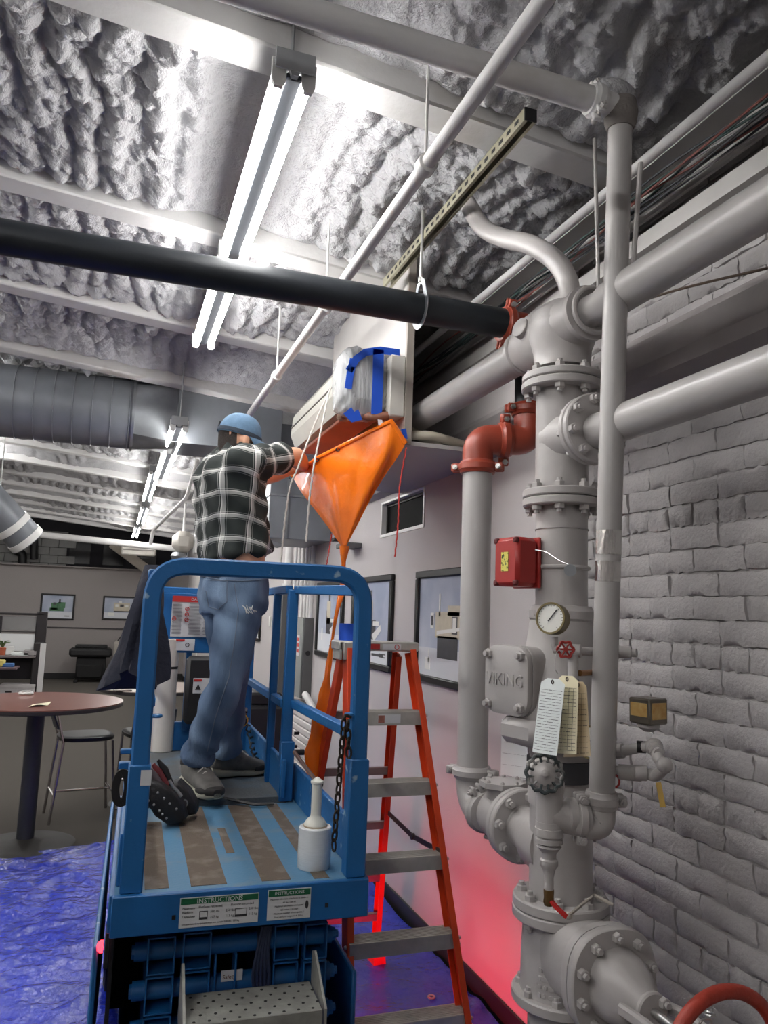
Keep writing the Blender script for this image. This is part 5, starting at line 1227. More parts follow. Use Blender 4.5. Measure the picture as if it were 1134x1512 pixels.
# body: torso, neck, head, arms and hands as one skin
b = MB()
b.loft([ell((.505, 3.50, 1.80), .125, .165), ell((.50, 3.50, 1.92), .130, .165), ell((.48, 3.5, 2.1), .125, .165), ell((.46, 3.5, 2.28), .12, .175), ell((.465, 3.5, 2.38), .095, .16), ell((.48, 3.495, 2.44), .06, .07)])
b.cone((.478, 3.495, 2.40), (.498, 3.492, 2.48), .058, .056)
b.ball(HEAD+V((0, 0, .01)), (.090, .076, .108), 20, 14, Matrix((fW, -rW, UP)).transposed())
b.ball(HEAD+fW*.045-UP*.06, (.055, .055, .06), 14, 10); b.ball(HEAD+fW*.105-UP*.02, (.02, .014, .022), 10, 8); b.ball(HEAD+fW*.085-UP*.075, (.02, .03, .018), 10, 8)
for s in (1, -1): b.ball(HEAD+rW*s*.08-fW*.008-UP*.018, (.022, .012, .036), 12, 8, Matrix((fW, -rW, UP)).transposed())
def arm(S, E, Hn):
    b.cone(S, E, .058, .046); d = (Hn-E); b.cone(E, E+d*.35, .046, .047); b.cone(E+d*.35, Hn-d.normalized()*.04, .047, .029)
    dn = d.normalized(); sx = dn.cross(UP).normalized(); uz = sx.cross(dn)
    b.ball(Hn+dn*.03, (.042, .05, .020), 12, 8, Matrix((sx, dn, uz)).transposed())
    for k in range(4):
        p = Hn+dn*.065+sx*(-.03+.020*k); L = (.062, .072, .068, .052)[k]
        b.cone(p, p+dn*L*.5-uz*.006, .0095, .009, 8); b.cone(p+dn*L*.5-uz*.006, p+dn*L*.85-uz*.03, .009, .0075, 8)
    p = Hn+dn*.01+sx*.036; b.cone(p, p+dn*.035+sx*.02-uz*.01, .011, .010, 8); b.cone(p+dn*.035+sx*.02-uz*.01, p+dn*.065+sx*.018-uz*.022, .010, .008, 8)
arm(SR, ER, HRd); arm(SL, EL, HLd)
put(remesh(b, 'body', .0085, 3), 'body', SKIN)
# shirt
b = MB()
hem = lambda t: (.042*math.cos(t-.8)+.010*math.sin(3*t))
b.loft([ell((.503, 3.50, 1.94), .158, .188, 28, hem), ell((.498, 3.50, 1.985), .155, .186, 28, lambda t: hem(t)*.5), ell((.482, 3.50, 2.08), .152, .188, 28), ell((.462, 3.495, 2.20), .150, .198, 28), ell((.450, 3.49, 2.30), .146, .205, 28), ell((.452, 3.49, 2.37), .125, .195, 28), ell((.468, 3.49, 2.425), .085, .130, 28), ell((.485, 3.49, 2.46), .070, .074, 28), ell((.49, 3.49, 2.475), .060, .064, 28)])
def sleeve(S, E, k):
    d = E-S; b.cone(S, S+d*k, .088, .070, 18); q = S+d*k
    b.lathe(q-d.normalized()*.045, d, [(0, .068), (.004, .0745), (.05, .0745), (.056, .066)], 18)
sleeve(SR, ER, .72); sleeve(SL, EL, .62)
sm = remesh(b, 'shirt', .0095, 3)
n_ = len(sm.vertices); co = np.empty(n_*3); sm.vertices.foreach_get('co', co); co = co.reshape(-1, 3); uv = np.zeros((n_, 3)); dsp = np.zeros(n_)
def segd(P, A_, B_):
    A_ = np.array(A_); B_ = np.array(B_); d = B_-A_; t = np.clip(((P-A_) @ d)/(d @ d), 0, 1.2); q = A_+t[:, None]*d; return np.linalg.norm(P-q, axis=1), t*np.linalg.norm(d), P-q
dR, tR, oR = segd(co, SR, ER); dL, tL, oL = segd(co, SL, EL)
cen = np.stack([np.interp(co[:, 2], [1.88, 2.08, 2.3, 2.47], [.503, .482, .45, .49]), np.full(n_, 3.495)], 1)
rel = co[:, :2]-cen; a_f = rel @ np.array(fW[:2]); a_r = rel @ np.array(rW[:2]); ang = np.arctan2(a_r, a_f)
uv[:, 0] = ang*.175+.02*np.sin(co[:, 2]*9); uv[:, 1] = co[:, 2]+.015*np.sin(ang*2+1)+.10*a_f
for (dS, tS, oS, S, E) in ((dR, tR, oR, SR, ER), (dL, tL, oL, SL, EL)):
    tor = np.hypot(a_f/.15, a_r/.2); m = (dS < .097) & (tS > .05) & (tor > .93)
    d = (E-S).normalized(); x = d.cross(UP).normalized(); y = x.cross(d)
    an = np.arctan2(oS @ np.array(y), oS @ np.array(x)); uv[m, 0] = an[m]*.078+.4; uv[m, 1] = tS[m]*1.0
# cloth folds
nrmv = np.empty(n_*3); sm.vertices.foreach_get('normal', nrmv); nrmv = nrmv.reshape(-1, 3)
fold = .010*np.sin((co[:, 2]*26+ang*4.0+2.0*np.sin(ang*2)))*np.clip((2.16-co[:, 2])*3.2, 0, 1)+.006*np.sin(ang*9+co[:, 2]*14)+.006*np.sin(co[:, 2]*44-ang*7)
co = co+nrmv*fold[:, None]; sm.vertices.foreach_set('co', co.ravel())
at_ = sm.attributes.new('plaid', 'FLOAT_VECTOR', 'POINT'); at_.data.foreach_set('vector', uv.ravel())
pm = bpy.data.materials.new('plaid_flannel'); pm.use_nodes = True; nt = pm.node_tree; N = nt.nodes; L = nt.links; bs = N['Principled BSDF']; bs.inputs['Roughness'].default_value = .9
an_ = N.new('ShaderNodeAttribute'); an_.attribute_name = 'plaid'; sx_ = N.new('ShaderNodeSeparateXYZ'); L.new(an_.outputs['Vector'], sx_.inputs[0])
def stripes(sock, period, off):
    m1 = N.new('ShaderNodeMath'); m1.operation = 'MULTIPLY_ADD'; m1.inputs[1].default_value = 1/period; m1.inputs[2].default_value = off; L.new(sock, m1.inputs[0])
    m2 = N.new('ShaderNodeMath'); m2.operation = 'FRACT'; L.new(m1.outputs[0], m2.inputs[0])
    r = N.new('ShaderNodeValToRGB'); r.color_ramp.interpolation = 'CONSTANT'; e = r.color_ramp.elements
    e[0].position = 0; e[0].color = (.0, .0, .0, 1); e[1].position = .97; e[1].color = (0, 0, 0, 1)
    for p, c in ((.38, .16), (.41, .0), (.45, .34), (.58, .62), (.62, .0), (.66, .2), (.69, .0)):
        q = e.new(p); q.color = (c, c, c, 1)
    L.new(m2.outputs[0], r.inputs[0]); return r.outputs[0]
ad = N.new('ShaderNodeMath'); ad.operation = 'ADD'; L.new(stripes(sx_.outputs[0], .122, .25), ad.inputs[0]); L.new(stripes(sx_.outputs[1], .098, .1), ad.inputs[1])
mx = N.new('ShaderNodeMix'); mx.data_type = 'RGBA'; L.new(ad.outputs[0], mx.inputs['Factor']); mx.inputs['A'].default_value = (*lin((38, 44, 43)), 1); mx.inputs['B'].default_value = (*lin((250, 250, 246)), 1)
L.new(mx.outputs['Result'], bs.inputs['Base Color'])
sh = put(sm, 'shirt', pm)
# collar
b = MB(); q0 = V((.485, 3.49, 2.445)); pts = [q0+fW*.072*math.cos(t)+rW*.075*math.sin(t)+UP*(.012*math.cos(t)) for t in [.5+5.3*k/20 for k in range(21)]]
b.rtube(pts, .010, .045, up=(0, 0, 1), b=.003); co_ = remesh(b, 'collar', .006, 2)
at_ = co_.attributes.new('plaid', 'FLOAT_VECTOR', 'POINT'); vv = np.empty(len(co_.vertices)*3); co_.vertices.foreach_get('co', vv); at_.data.foreach_set('vector', vv); put(co_, 'collar', pm, sh)
# undershirt edge
b = MB(); b.loft([ell((.508, 3.50, 1.87), .146, .176, 24, lambda t: .03*math.cos(t)), ell((.505, 3.50, 1.985), .142, .172, 24, lambda t: .03*math.cos(t))], caps=False); 
us = remesh(MB().loft([ell((.508, 3.50, 1.945), .140, .172, 24, lambda t: .045*math.cos(t-.8)), ell((.503, 3.50, 2.03), .144, .176, 24)]), 'undershirt', .01, 2); put(us, 'undershirt', M('undershirt_grey', (150, 148, 146), .9))
# jeans
b = MB()
b.loft([ell((.503, 3.50, 1.70), .135, .165), ell((.503, 3.50, 1.76), .148, .182), ell((.502, 3.50, 1.82), .146, .180), ell((.503, 3.50, 1.885), .140, .172, 22, lambda t: .012*math.cos(t))])
for Hh, K, A_ in ((HR, KR, AR), (HL, KL, AL_)):
    b.cone(Hh-UP*.04, K, .103, .080, 18); b.cone(K, A_+UP*.075, .080, .068, 18)
    d = (A_-K).normalized(); b.lathe(A_+UP*.085, d, [(0, .066), (.04, .072), (.062, .074), (.066, .062)], 18)
jm = remesh(b, 'jeans', .0095, 4); n_ = len(jm.vertices); co = np.empty(n_*3); jm.vertices.foreach_get('co', co); co = co.reshape(-1, 3); nv = np.empty(n_*3); jm.vertices.foreach_get('normal', nv); nv = nv.reshape(-1, 3)
zz = co[:, 2]; an = np.arctan2(co[:, 1]-3.5, co[:, 0]-.48)
f = .008*np.sin(zz*38+an*5+2*np.sin(zz*11))*(np.exp(-((zz-1.40)/.16)**2)+.8*np.exp(-((zz-1.10)/.10)**2)+.6*np.exp(-((zz-1.72)/.08)**2))+.004*np.sin(zz*17-an*8)
co = co+nv*f[:, None]; jm.vertices.foreach_set('co', co.ravel())
DEN = M('denim', (72, 94, 124), .85, scale=7, rgb2=(122, 144, 170), thr=(.35, .75), bump=.25, bscale=260, detail=6, stretch=(1, 1, .35))
from mathutils.bvhtree import BVHTree
jm.update(); bv_ = BVHTree.FromPolygons([tuple(v.co) for v in jm.vertices], [tuple(p.vertices) for p in jm.polygons])
jn = put(jm, 'jeans', DEN)
def hit(x, y, off=.002):
    r = ray(x, y).normalized(); l = bv_.ray_cast(CAM, r); return (l[0]-r*off) if l[0] else None
def seam(pts, r_, mat, name, par=jn):
    P = [hit(x, y) for x, y in pts]; P = [p for p in P if p is not None]
    if len(P) > 1: MB().tube(spline(P, 4), r_, 5).build(name, mat, par)
STI = M('stitch', (112, 124, 142), .9); 
def dens(pts, k=6): return [((a[0]*(k-j)+b_[0]*j)/k, (a[1]*(k-j)+b_[1]*j)/k) for a, b_ in zip(pts[:-1], pts[1:]) for j in range(k)]+[pts[-1]]
seam(dens([(346, 862), (352, 900), (346, 950), (338, 1000), (318, 1060), (306, 1110)]), .0022, STI, 'side_seam')
seam(dens([(303, 856), (335, 858), (335, 888), (322, 900), (308, 896), (304, 872)]), .0018, STI, 'pocket_seam')
seam(dens([(302, 852), (330, 857), (360, 858), (385, 856)]), .0022, STI, 'waist_seam')
TEAR = M('denim_tear', (206, 206, 204), .9)
for k in range(6): seam([(358+3*k, 895+random.uniform(-2, 2)), (362+2*k, 899+random.uniform(-2, 3)), (364+3*k, 905+random.uniform(-3, 2))], .0022, TEAR, 'frayed_thread')
b = MB(); b.loft([ell((.503, 3.50, 1.868), .1455, .1765, 26, lambda t: .012*math.cos(t)), ell((.503, 3.50, 1.895), .144, .175, 26, lambda t: .012*math.cos(t))], caps=False); put(b.mesh('waistband'), 'waistband', M('denim_dark', (44, 58, 82), .85), jn)
# shoes
SGR = M('shoe_grey', (104, 102, 98), .6, var=.2, scale=30); SDK = M('shoe_dark', (48, 46, 46), .7); SSO = M('shoe_sole', (168, 166, 150), .6, var=.1)
def shoe(heel, toe, zb):
    heel = V((*heel, zb)); toe = V((*toe, zb)); d = (toe-heel).normalized(); s = d.cross(UP).normalized(); L_ = (toe-heel).length
    def sec(t, w_, h_, z0, n=16, sq=.7):
        c = heel+d*L_*t; return [c+s*w_*1.15*math.copysign(abs(math.cos(a))**sq, math.cos(a))+UP*1.2*(z0+h_*(.5+.5*math.copysign(abs(math.sin(a))**sq, math.sin(a)))) for a in [2*math.pi*k/n for k in range(n)]]
    so = MB().loft([sec(t, w_, h_, z0) for t, w_, h_, z0 in ((0, .02, .02, .012), (.02, .034, .038, .004), (.15, .040, .036, 0), (.45, .038, .026, .002), (.7, .050, .026, 0), (.9, .040, .026, .006), (1., .014, .018, .014))]).build('shoe', SSO, wk)
    MB().loft([sec(t, w_, h_, z0) for t, w_, h_, z0 in ((.015, .02, .06, .03), (.05, .034, .085, .03), (.18, .040, .09, .025), (.38, .040, .088, .02), (.55, .042, .065, .02), (.72, .047, .045, .02), (.9, .038, .032, .02), (.985, .014, .018, .022))]).build('upper', SGR, so)
    MB().loft([sec(t, w_, h_, z0) for t, w_, h_, z0 in ((.70, .0485, .030, .015), (.82, .046, .036, .014), (.93, .036, .034, .016), (1.0, .015, .026, .018))]).build('toe_cap', SDK, so)
    MB().loft([sec(t, w_, h_, z0) for t, w_, h_, z0 in ((.03, .036, .04, .07), (.12, .042, .045, .075), (.26, .041, .04, .078), (.34, .034, .03, .078))]).build('ankle_collar', SDK, so)
    for k in range(5):
        t = .38+.07*k; zt = .115-.012*k; c = heel+d*L_*t+UP*zt*1.2
        MB().tube([c-s*.030-UP*.018, c+UP*.003, c+s*.030+d*.018-UP*.016], .0032, 6).build('lace', M('lace_white', (206, 204, 198), .8), so)
shoe((.362, 3.60), (.452, 3.255), ZF); shoe((.475, 3.74), (.765, 3.79), ZF)
# cap and hair
CAPM = M('cap_denim', (84, 112, 138), .85, var=.12, scale=40, bump=.2, bscale=200)
tl = Matrix.Rotation(math.radians(14), 3, rW*-1); fH = V((.985, -.17, 0)).normalized(); rH = V((fH.y, -fH.x, 0)); tl = Matrix.Rotation(math.radians(13), 3, rH*-1); fc_ = (tl @ fH); uc = (tl @ UP); RC = Matrix((fc_, fc_.cross(uc)*-1, uc)).transposed(); RH = Matrix((fH, fH.cross(UP)*-1, UP)).transposed(); hc = HEAD+UP*.006
b = MB(); rings = []
for i in range(9):
    ph = math.pi/2*i/8.2; z = .105*math.sin(ph); rr = math.cos(ph)**.75
    rings.append([hc+RC @ V((.102*rr*math.cos(t)-.004, .089*rr*math.sin(t), z*1.05)) for t in [2*math.pi*k/28 for k in range(28)]])
b.loft(rings); b.ball(hc+RC @ V((-.004, 0, .110)), .007, 8, 6); cpo = b.build('cap', CAPM, wk, ang=50)
b = MB(); P = []
for i in range(13):
    t = -1.15+2.3*i/12; row = []
    for j in range(7):
        s = j/6; ex = .090*math.cos(t)+s*(.09*math.cos(t*.75)); ey = .084*math.sin(t)*(1-.06*s); row.append(hc+RC @ V((ex, ey, .010-.025*s*s-.010*s-.03*s*(math.sin(t)**2))))
    P.append(row)
vs = [p for r_ in P for p in r_]; K = len(vs); fs = []
for i in range(12):
    for j in range(6): a = i*7+j; fs += [(a, a+1, a+8, a+7), (K+a, K+a+7, K+a+8, K+a+1)]
rim = [j for j in range(7)]+[i*7+6 for i in range(1, 13)]+[84+j for j in range(5, -1, -1)]+[i*7 for i in range(11, 0, -1)]
for k in range(len(rim)): p, q = rim[k], rim[(k+1) % len(rim)]; fs.append((p, q, K+q, K+p))
b.add(vs+[p-uc*.004 for p in vs], fs); b.build('brim', CAPM, cpo, ang=40)
b = MB(); pts = [hc+RC @ V((.1035*math.cos(t)-.004, .0905*math.sin(t), .012)) for t in [2*math.pi*k/32 for k in range(32)]]; b.rtube(pts, .003, .018, up=uc, closed=True, b=.001); b.build('cap_band', M('band_dark', (46, 58, 72), .8), cpo)
b = MB(); b.loft([[HEAD+RH @ V((-.004-.093*math.cos(t), .080*math.sin(t), z)) for t in [-1.5+3.0*k/14 for k in range(15)]]+[HEAD+RH @ V((-.004-.05*math.cos(t), .045*math.sin(t), z)) for t in [1.5-3.0*k/14 for k in range(15)]] for z in (.03, -.02, -.05, -.075)]); b.build('hair', M('hair_dark', (44, 36, 32), .85, var=.3, scale=60, bump=.6, bscale=150), wk)
MB().box(hc+RC @ V((-.104, 0, .03)), (.006, .05, .03), RC, .002).build('cap_strap', BLACKP, cpo)
# ================================================================ framed pictures
FRM = M('frame_black', (24, 23, 24), .35, var=.1); MATB = M('print_mat', (206, 209, 214), .5, var=.02)
PRB = M('print_blue', (150, 160, 182), .45, var=.12, scale=2.5, rgb2=(196, 202, 212), thr=(.35, .75)); CRM = M('print_cream', (196, 188, 168), .5, var=.08, scale=20); DKP = M('print_dark', (62, 62, 66), .5, var=.2, scale=14); GRP = M('print_green', (74, 118, 84), .5, var=.2, scale=16); WHP = M('print_pale', (226, 226, 222), .5, var=.03)
def picture(label, c, ex, n_, w_, h_, kind, fw=.042, group='framed machine pictures'):
    """c centre on the wall, ex = direction to the viewer's right along the wall, n_ = out of wall"""
    c = V(c); ex = V(ex).normalized(); n_ = V(n_).normalized(); R = Matrix((ex, n_, UP)).transposed()
    t = thing('framed_picture', label, 'picture', c-UP*h_/2, group)
    P = lambda u, v, d: c+ex*u+UP*v+n_*d
    for (u, v, a, b_) in ((0, h_/2-fw/2, w_, fw), (0, -h_/2+fw/2, w_, fw), (-w_/2+fw/2, 0, fw, h_-2*fw), (w_/2-fw/2, 0, fw, h_-2*fw)):
        MB().box(P(u, v, .014), (a, .028, b_), R, .006).build('frame_rail', FRM, t)
    iw, ih = w_-2*fw, h_-2*fw
    pr = MB().box(P(0, 0, .008), (iw, .004, ih), R).build('print', PRB, t)
    MB().box(P(0, -ih*.36, .0105), (iw, .001, ih*.28), R).build('print_floor', MATB, pr)
    def sh(u, v, a, b_, m, nm='print_shape', d=.0115): MB().box(P(u*iw, v*ih, d), (a*iw, .001, b_*ih), R).build(nm, m, pr)
    if kind == 0:      # large cream machining centre
        sh(.02, .02, .42, .26, CRM); sh(.12, .16, .20, .10, CRM); sh(.02, -.20, .34, .22, DKP); sh(.14, .02, .09, .17, DKP, d=.0122); sh(.14, .02, .06, .14, WHP, d=.0128); sh(-.12, .22, .025, .22, WHP); sh(-.25, .06, .06, .16, WHP); sh(-.25, .06, .035, .10, DKP, d=.0122); sh(.27, .18, .10, .5, CRM); sh(.27, .16, .06, .40, PRB, d=.0122); sh(-.32, -.38, .10, .12, WHP); sh(-.30, -.30, .02, .14, WHP)
        MB().prism([P(-.16*iw, -.08*ih, .0125), P(.22*iw, -.03*ih, .0125), P(.22*iw, .0, .0125), P(-.16*iw, -.04*ih, .0125)], n_*.0006).build('print_shape', WHP, pr, ang=0)
    elif kind == 1:    # tall tower machine
        sh(-.04, .10, .16, .34, CRM); sh(-.02, .34, .06, .12, DKP); sh(.0, -.10, .26, .24, DKP); sh(.14, -.02, .16, .06, WHP, d=.0122); sh(-.12, -.02, .02, .3, DKP); sh(-.30, -.24, .05, .18, WHP); sh(.2, -.40, .3, .03, DKP)
        MB().prism([P(.04*iw, -.16*ih, .0125), P(.26*iw, -.03*ih, .0125), P(.28*iw, -.10*ih, .0125), P(.10*iw, -.24*ih, .0125)], n_*.0006).build('print_shape', WHP, pr, ang=0)
    elif kind == 2:    # green machines
        sh(-.10, .02, .22, .30, GRP); sh(.12, .08, .26, .26, GRP); sh(-.02, -.12, .46, .14, GRP); sh(.06, .24, .06, .18, DKP); sh(-.10, .14, .10, .10, DKP, d=.0122); sh(-.26, -.34, .06, .10, WHP)
    else:              # cream boxed machine
        sh(.06, .06, .52, .40, CRM); sh(.06, .12, .12, .12, DKP, d=.0122); sh(.22, .10, .10, .10, WHP, d=.0122); sh(-.1, .12, .1, .12, WHP, d=.0122); sh(-.27, -.30, .20, .16, WHP); sh(.0, .30, .10, .06, WHP); sh(.06, -.16, .5, .05, DKP, d=.0122)
    for k in range(2): sh(.33, -.38-.035*k, .16, .012, DKP, 'print_caption', d=.0122)
    return t
NX = V((-1, 0, 0)); EY = V((0, -1, 0))
picture('large framed machine picture just left of the smooth grey feed pipe', (XW, 3.80, 1.665), EY, NX, .86, .625, 0)
picture('framed machine picture behind the ladder top', (XW, 5.08, 1.668), EY, NX, .87, .625, 1)
picture('framed machine picture crossed by the orange bag tail', (XW, 6.17, 1.668), EY, NX, .80, .62, 1)
picture('farthest framed picture on the right wall, beside the worker\'s hip', (XW, 9.7, 1.66), EY, NX, .82, .62, 0)
BX = V((1, 0, 0)); BN = V((0, -1, 0))
picture('framed picture of green machines on the far partition', (pY(85, 896, YB).x, YB, pY(85, 896, YB).z), BX, BN, .74, .60, 2, .04)
picture('framed picture of a cream machine on the far partition beside the jacket', (pY(177, 898, YB).x, YB, pY(177, 898, YB).z), BX, BN, .78, .56, 3, .04)
# ================================================================ electrical gear on the right wall
EG = M('panel_grey', (140, 144, 142), .5, var=.05); EGD = M('panel_dark', (92, 92, 92), .55, var=.08)
ep = thing('electrical_panel', 'grey electrical panel box with a warning sticker on the right wall', 'electrical box', (1.64, 6.92, .97))
MB().box((1.645, 6.925, 1.32), (.09, .41, .70), None, .004).build('box', EGD, ep)
MB().box((1.594, 6.925, 1.32), (.012, .40, .69), None, .004).build('door', EG, ep)
st_ = MB().box((1.5865, 6.86, 1.42), (.002, .10, .18)).build('sticker', DECALW, ep)
for k in range(3): MB().box((1.585, 6.86, 1.475-.05*k), (.002, .08, .03)).build('sticker_print', DRED, st_)
MB().box((1.584, 6.97, 1.22), (.014, .03, .05), None, .003).build('latch', BLACKP, ep); MB().lathe((1.645, 6.7195, 1.36), (0, -1, 0), [(0, .022), (.003, .022)], 16).build('knockout', BLACKP, ep)
wt = thing('wire_trough', 'tall dark grey wire trough beside the electrical panel', 'electrical box', (1.62, 7.55, .95))
MB().box((1.615, 7.55, 1.44), (.15, .26, 1.0), None, .004).build('box', EGD, wt); MB().box((1.536, 7.55, 1.44), (.01, .24, .98), None, .003).build('cover', EG, wt)
for k, (y, r_, z0, z1) in enumerate(((7.75, .045, 1.5, 2.5), (7.45, .016, 1.94, 2.5), (7.30, .012, 1.7, 2.5), (7.12, .016, 1.67, 2.5), (6.98, .014, 1.67, 2.5), (6.86, .014, 1.67, 2.45), (6.74, .02, 1.67, 2.4))):
    c_ = thing('conduit', ('wide white conduit rising left of the wire trough', 'conduit rising out of the dark wire trough', 'thinnest conduit beside the wire trough', 'first conduit rising from the electrical panel', 'second conduit rising from the electrical panel', 'third conduit rising from the electrical panel', 'rightmost conduit above the electrical panel')[k], 'conduit', (1.65, y, z0), 'conduits above the electrical panel')
    MB().cyl((1.66, y, z0), (1.66, y, z1), r_, n=12).build('tube', JOIST, c_); MB().lathe((1.66, y, z0+.45), UP, [(0, r_*1.35), (.05, r_*1.35)], 12).build('coupling', JOIST, c_)
MB().tube(spline([V((1.63, 6.66, .98)), V((1.60, 6.55, 1.02)), V((1.62, 6.42, .95)), V((1.66, 6.36, .86))], 8), .028, 10).build('flex_conduit', JOIST, label='white flexible conduit below the electrical panel', cat='conduit')
MB().box((1.684, 8.75, 1.60), (.012, .08, .12), None, .003).build('wall_switch', WHITE, label='white switch plate on the right wall', cat='switch')
rp = thing('ribbed_panel', 'white panel with horizontal ribs low on the right wall', 'panel', (1.66, 6.95, .12))
MB().box((1.67, 6.95, .52), (.03, .98, .80), None, .004).build('backing', WHITE_WALL, rp)
slat = MB().box((0, 0, 0), (.02, .90, .052), None, .006).mesh('slat'); slat.materials.append(M('slat_white', (206, 200, 200), .5, var=.02))
for k in range(12): inst('slat', slat, rp, (1.652, 6.95, .17+.064*k))
tv = thing('thermostat_box', 'dark flat box on the wall below the orange bag', 'box', pX(515, 806, 1.60)); MB().box(pX(515, 806, 1.62), (.14, .22, .035), None, .004).build('shelf', EGD, tv); MB().box(pX(500, 803, 1.60)+V((0, 0, .03)), (.10, .10, .03), None, .004).build('box', BLACKP, tv)
dn = thing('door_1', 'pale door at the far end of the right wall', None, (XW, 16.9, 0), kind='structure')
MB().box((XW-.012, 16.9, 1.3), (.03, 1.1, 2.6), None, .004).build('door_frame', WHITE, dn); MB().box((XW-.03, 16.9, 1.25), (.02, .92, 2.45), None, .004).build('door_leaf', M('door_leaf', (188, 184, 180), .5), dn); MB().ball((XW-.06, 16.55, 1.0), .03, 10, 8).build('knob', CHROME, dn)
# ================================================================ ducts
sd_ = thing('spiral_duct', 'large round spiral duct along the ceiling on the left', 'duct', (-1.5, 6.3, 2.9))
dz_ = pY(100, 598, 6.3).z-.02; xe = pY(198, 600, 6.3).x; RD = .275
MB().lathe((-4.5, 6.3, dz_), XA, [(0, RD), (xe+4.5, RD)], 40).build('duct', DUCTM, sd_)
for k in range(22):
    x = xe-.03-.135*k; MB().lathe((x, 6.3, dz_), XA, [(-.004, RD), (-.002, RD+.007), (.002, RD+.007), (.004, RD)], 40).build('seam', DUCTM, sd_)
MB().lathe((xe-.012, 6.3, dz_), XA, [(0, RD), (0, RD+.014), (.02, RD+.014), (.02, RD)], 40).build('end_ring', GALV, sd_)
rdx = thing('box_duct', 'rectangular sheet metal duct behind the worker, joined to the round duct', 'duct', (.9, 6.6, 2.2))
b = MB(); sq = [V((xe+.30, 6.3+y_, dz_+z_)) for y_, z_ in ((-.26, -.24), (.26, -.24), (.26, .20), (-.26, .20))]; N4 = 32; ra = [V((xe+.008, 6.3+RD*math.cos(t), dz_+RD*math.sin(t))) for t in [2*math.pi*k/N4 for k in range(N4)]]
def onsq(t):
    c, s = math.cos(t), math.sin(t); m = max(abs(c), abs(s)); return V((xe+.32, 6.3+.26*c/m, dz_-.02+.22*s/m))
b.loft([ra, [onsq(2*math.pi*k/N4) for k in range(N4)]]); b.build('transition', GALV, rdx, ang=30)
MB().box(((xe+.32+1.18)/2, 6.3, dz_-.02), (1.18-xe-.32, .52, .44), None, .004).build('trunk', DUCTM, rdx)
zb_ = pY(420, 797, 6.35).z
MB().box((1.415, 6.65, (zb_+3.28)/2), (.53, .80, 3.28-zb_), None, .005).build('plenum', DUCTM, rdx)
for z in (zb_+.36, zb_+.72): MB().box((1.415, 6.65, z), (.545, .815, .02), None, .003).build('joint_band', GALV, rdx)
MB().box((1.13, 6.36, zb_-.02), (.30, .16, .03), Matrix.Rotation(.22, 3, 'Y'), .004).build('damper_flap', GALV, rdx)
MB().box((1.30, 6.245, zb_+.25), (.02, .012, .5), None, .002).build('corner_seam', GALV, rdx)
for x in (xe+.42, 1.0): MB().cyl((x, 6.3, dz_+.2), (x, 6.3, zj(x)+.1), .006, n=6).build('hanger_rod', CHROME, rdx)
td = thing('tilted_duct', 'grey round duct with white tabs at the far upper left', 'duct', (-1.2, 8.7, 2.5))
pA, pB = pY(-50, 702, 8.6), pY(42, 800, 8.9); dAB = (pB-pA).normalized()
MB().cyl(pA, pB, .18, n=28).build('duct', DUCTM, td)
MB().cyl(pA.lerp(pB, .5), V((pA.lerp(pB, .5).x, 8.75, zj(pA.lerp(pB, .5).x)+.15)), .006, n=6).build('hanger_rod', CHROME, td)
for q in (.74, .95):
    p = pA.lerp(pB, q); MB().lathe(p, dAB, [(-.035, .181), (-.035, .19), (.035, .19), (.035, .181)], 28).build('white_band', WHITE, td)
# ================================================================ far end fittings
fp_ = thing('far_pipe', 'long pale pipe under the ceiling at the far end', 'pipe', (-1, 18, 3.0)); z_ = pY(120, 795, 17.5).z
MB().cyl((-4.5, 17.5, z_+.16), (1.2, 17.5, z_-.10), .07, n=14).build('pipe', JOIST, fp_)
b = MB(); b.bar(pY(165, 802, 19.3), pY(245, 862, 19.3), .12, .22, bev=.01); b.build('slanted_brace', M('brace_beige', (170, 162, 150), .7), label='pale slanted brace above the far partition', cat='brace')
uh = thing('unit_heater', 'beige rounded heater box hanging at the far right', 'heater', pY(272, 815, 13.))
hq = pY(270, 800, 13.); MB().box(hq, (.34, .3, .34), None, .09).build('body', M('heater_beige', (176, 172, 164), .5), uh); MB().cyl(hq, V((hq.x, hq.y, zj(hq.x)+.1)), .02, n=8).build('hanger_rod', JOIST, uh); MB().box(hq+V((.21, 0, .02)), (.05, .32, .40), None, .01).build('side', JOIST, uh); MB().lathe(hq-V((.05, .0, .30)), UP, [(0, .10), (.06, .13), (.12, .10)], 14).build('elbow', GALV, uh)
for k, (x_, a_) in enumerate(((210, .0), (262, .0))):
    pass
wbx = thing('wall_box', 'white rounded board above the far partition', 'box', pY(205, 815, 18.3)); MB().box(pY(205, 812, 18.3), (.75, .1, .26), None, .03).build('board', M('board_pale', (202, 198, 190), .6), wbx); MB().box(pY(205, 812, 18.3)+V((0, -.06, 0)), (.68, .02, .03), None, .005).build('groove', M('groove', (150, 146, 140), .6), wbx)
cdt = thing('angled_conduit', 'thin pale pipe bending down from the ceiling left of the worker', 'pipe', pY(222, 800, 9.))
MB().tube(fillet([V((pY(275, 735, 9.).x+.1, 9., zj(pY(275, 735, 9.).x+.1)+.06)), pY(275, 735, 9.), pY(226, 783, 9.4), pY(222, 804, 9.4)], .1, 6), .022, 10).build('pipe', JOIST, cdt)
bp_ = thing('black_pipes', 'black drain pipes on the block wall above the partition', 'pipe', pY(35, 830, 20.)); MB().tube(fillet([pY(20, 795, 20.55), pY(22, 812, 20.55), pY(33, 818, 20.55), pY(33, 836, 20.55)], .1, 5), .10, 12).build('bent_pipe', BLACKP, bp_); MB().tube([pY(50, 795, 20.57), pY(50, 826, 20.57)], .09, 12).build('straight_pipe', BLACKP, bp_)
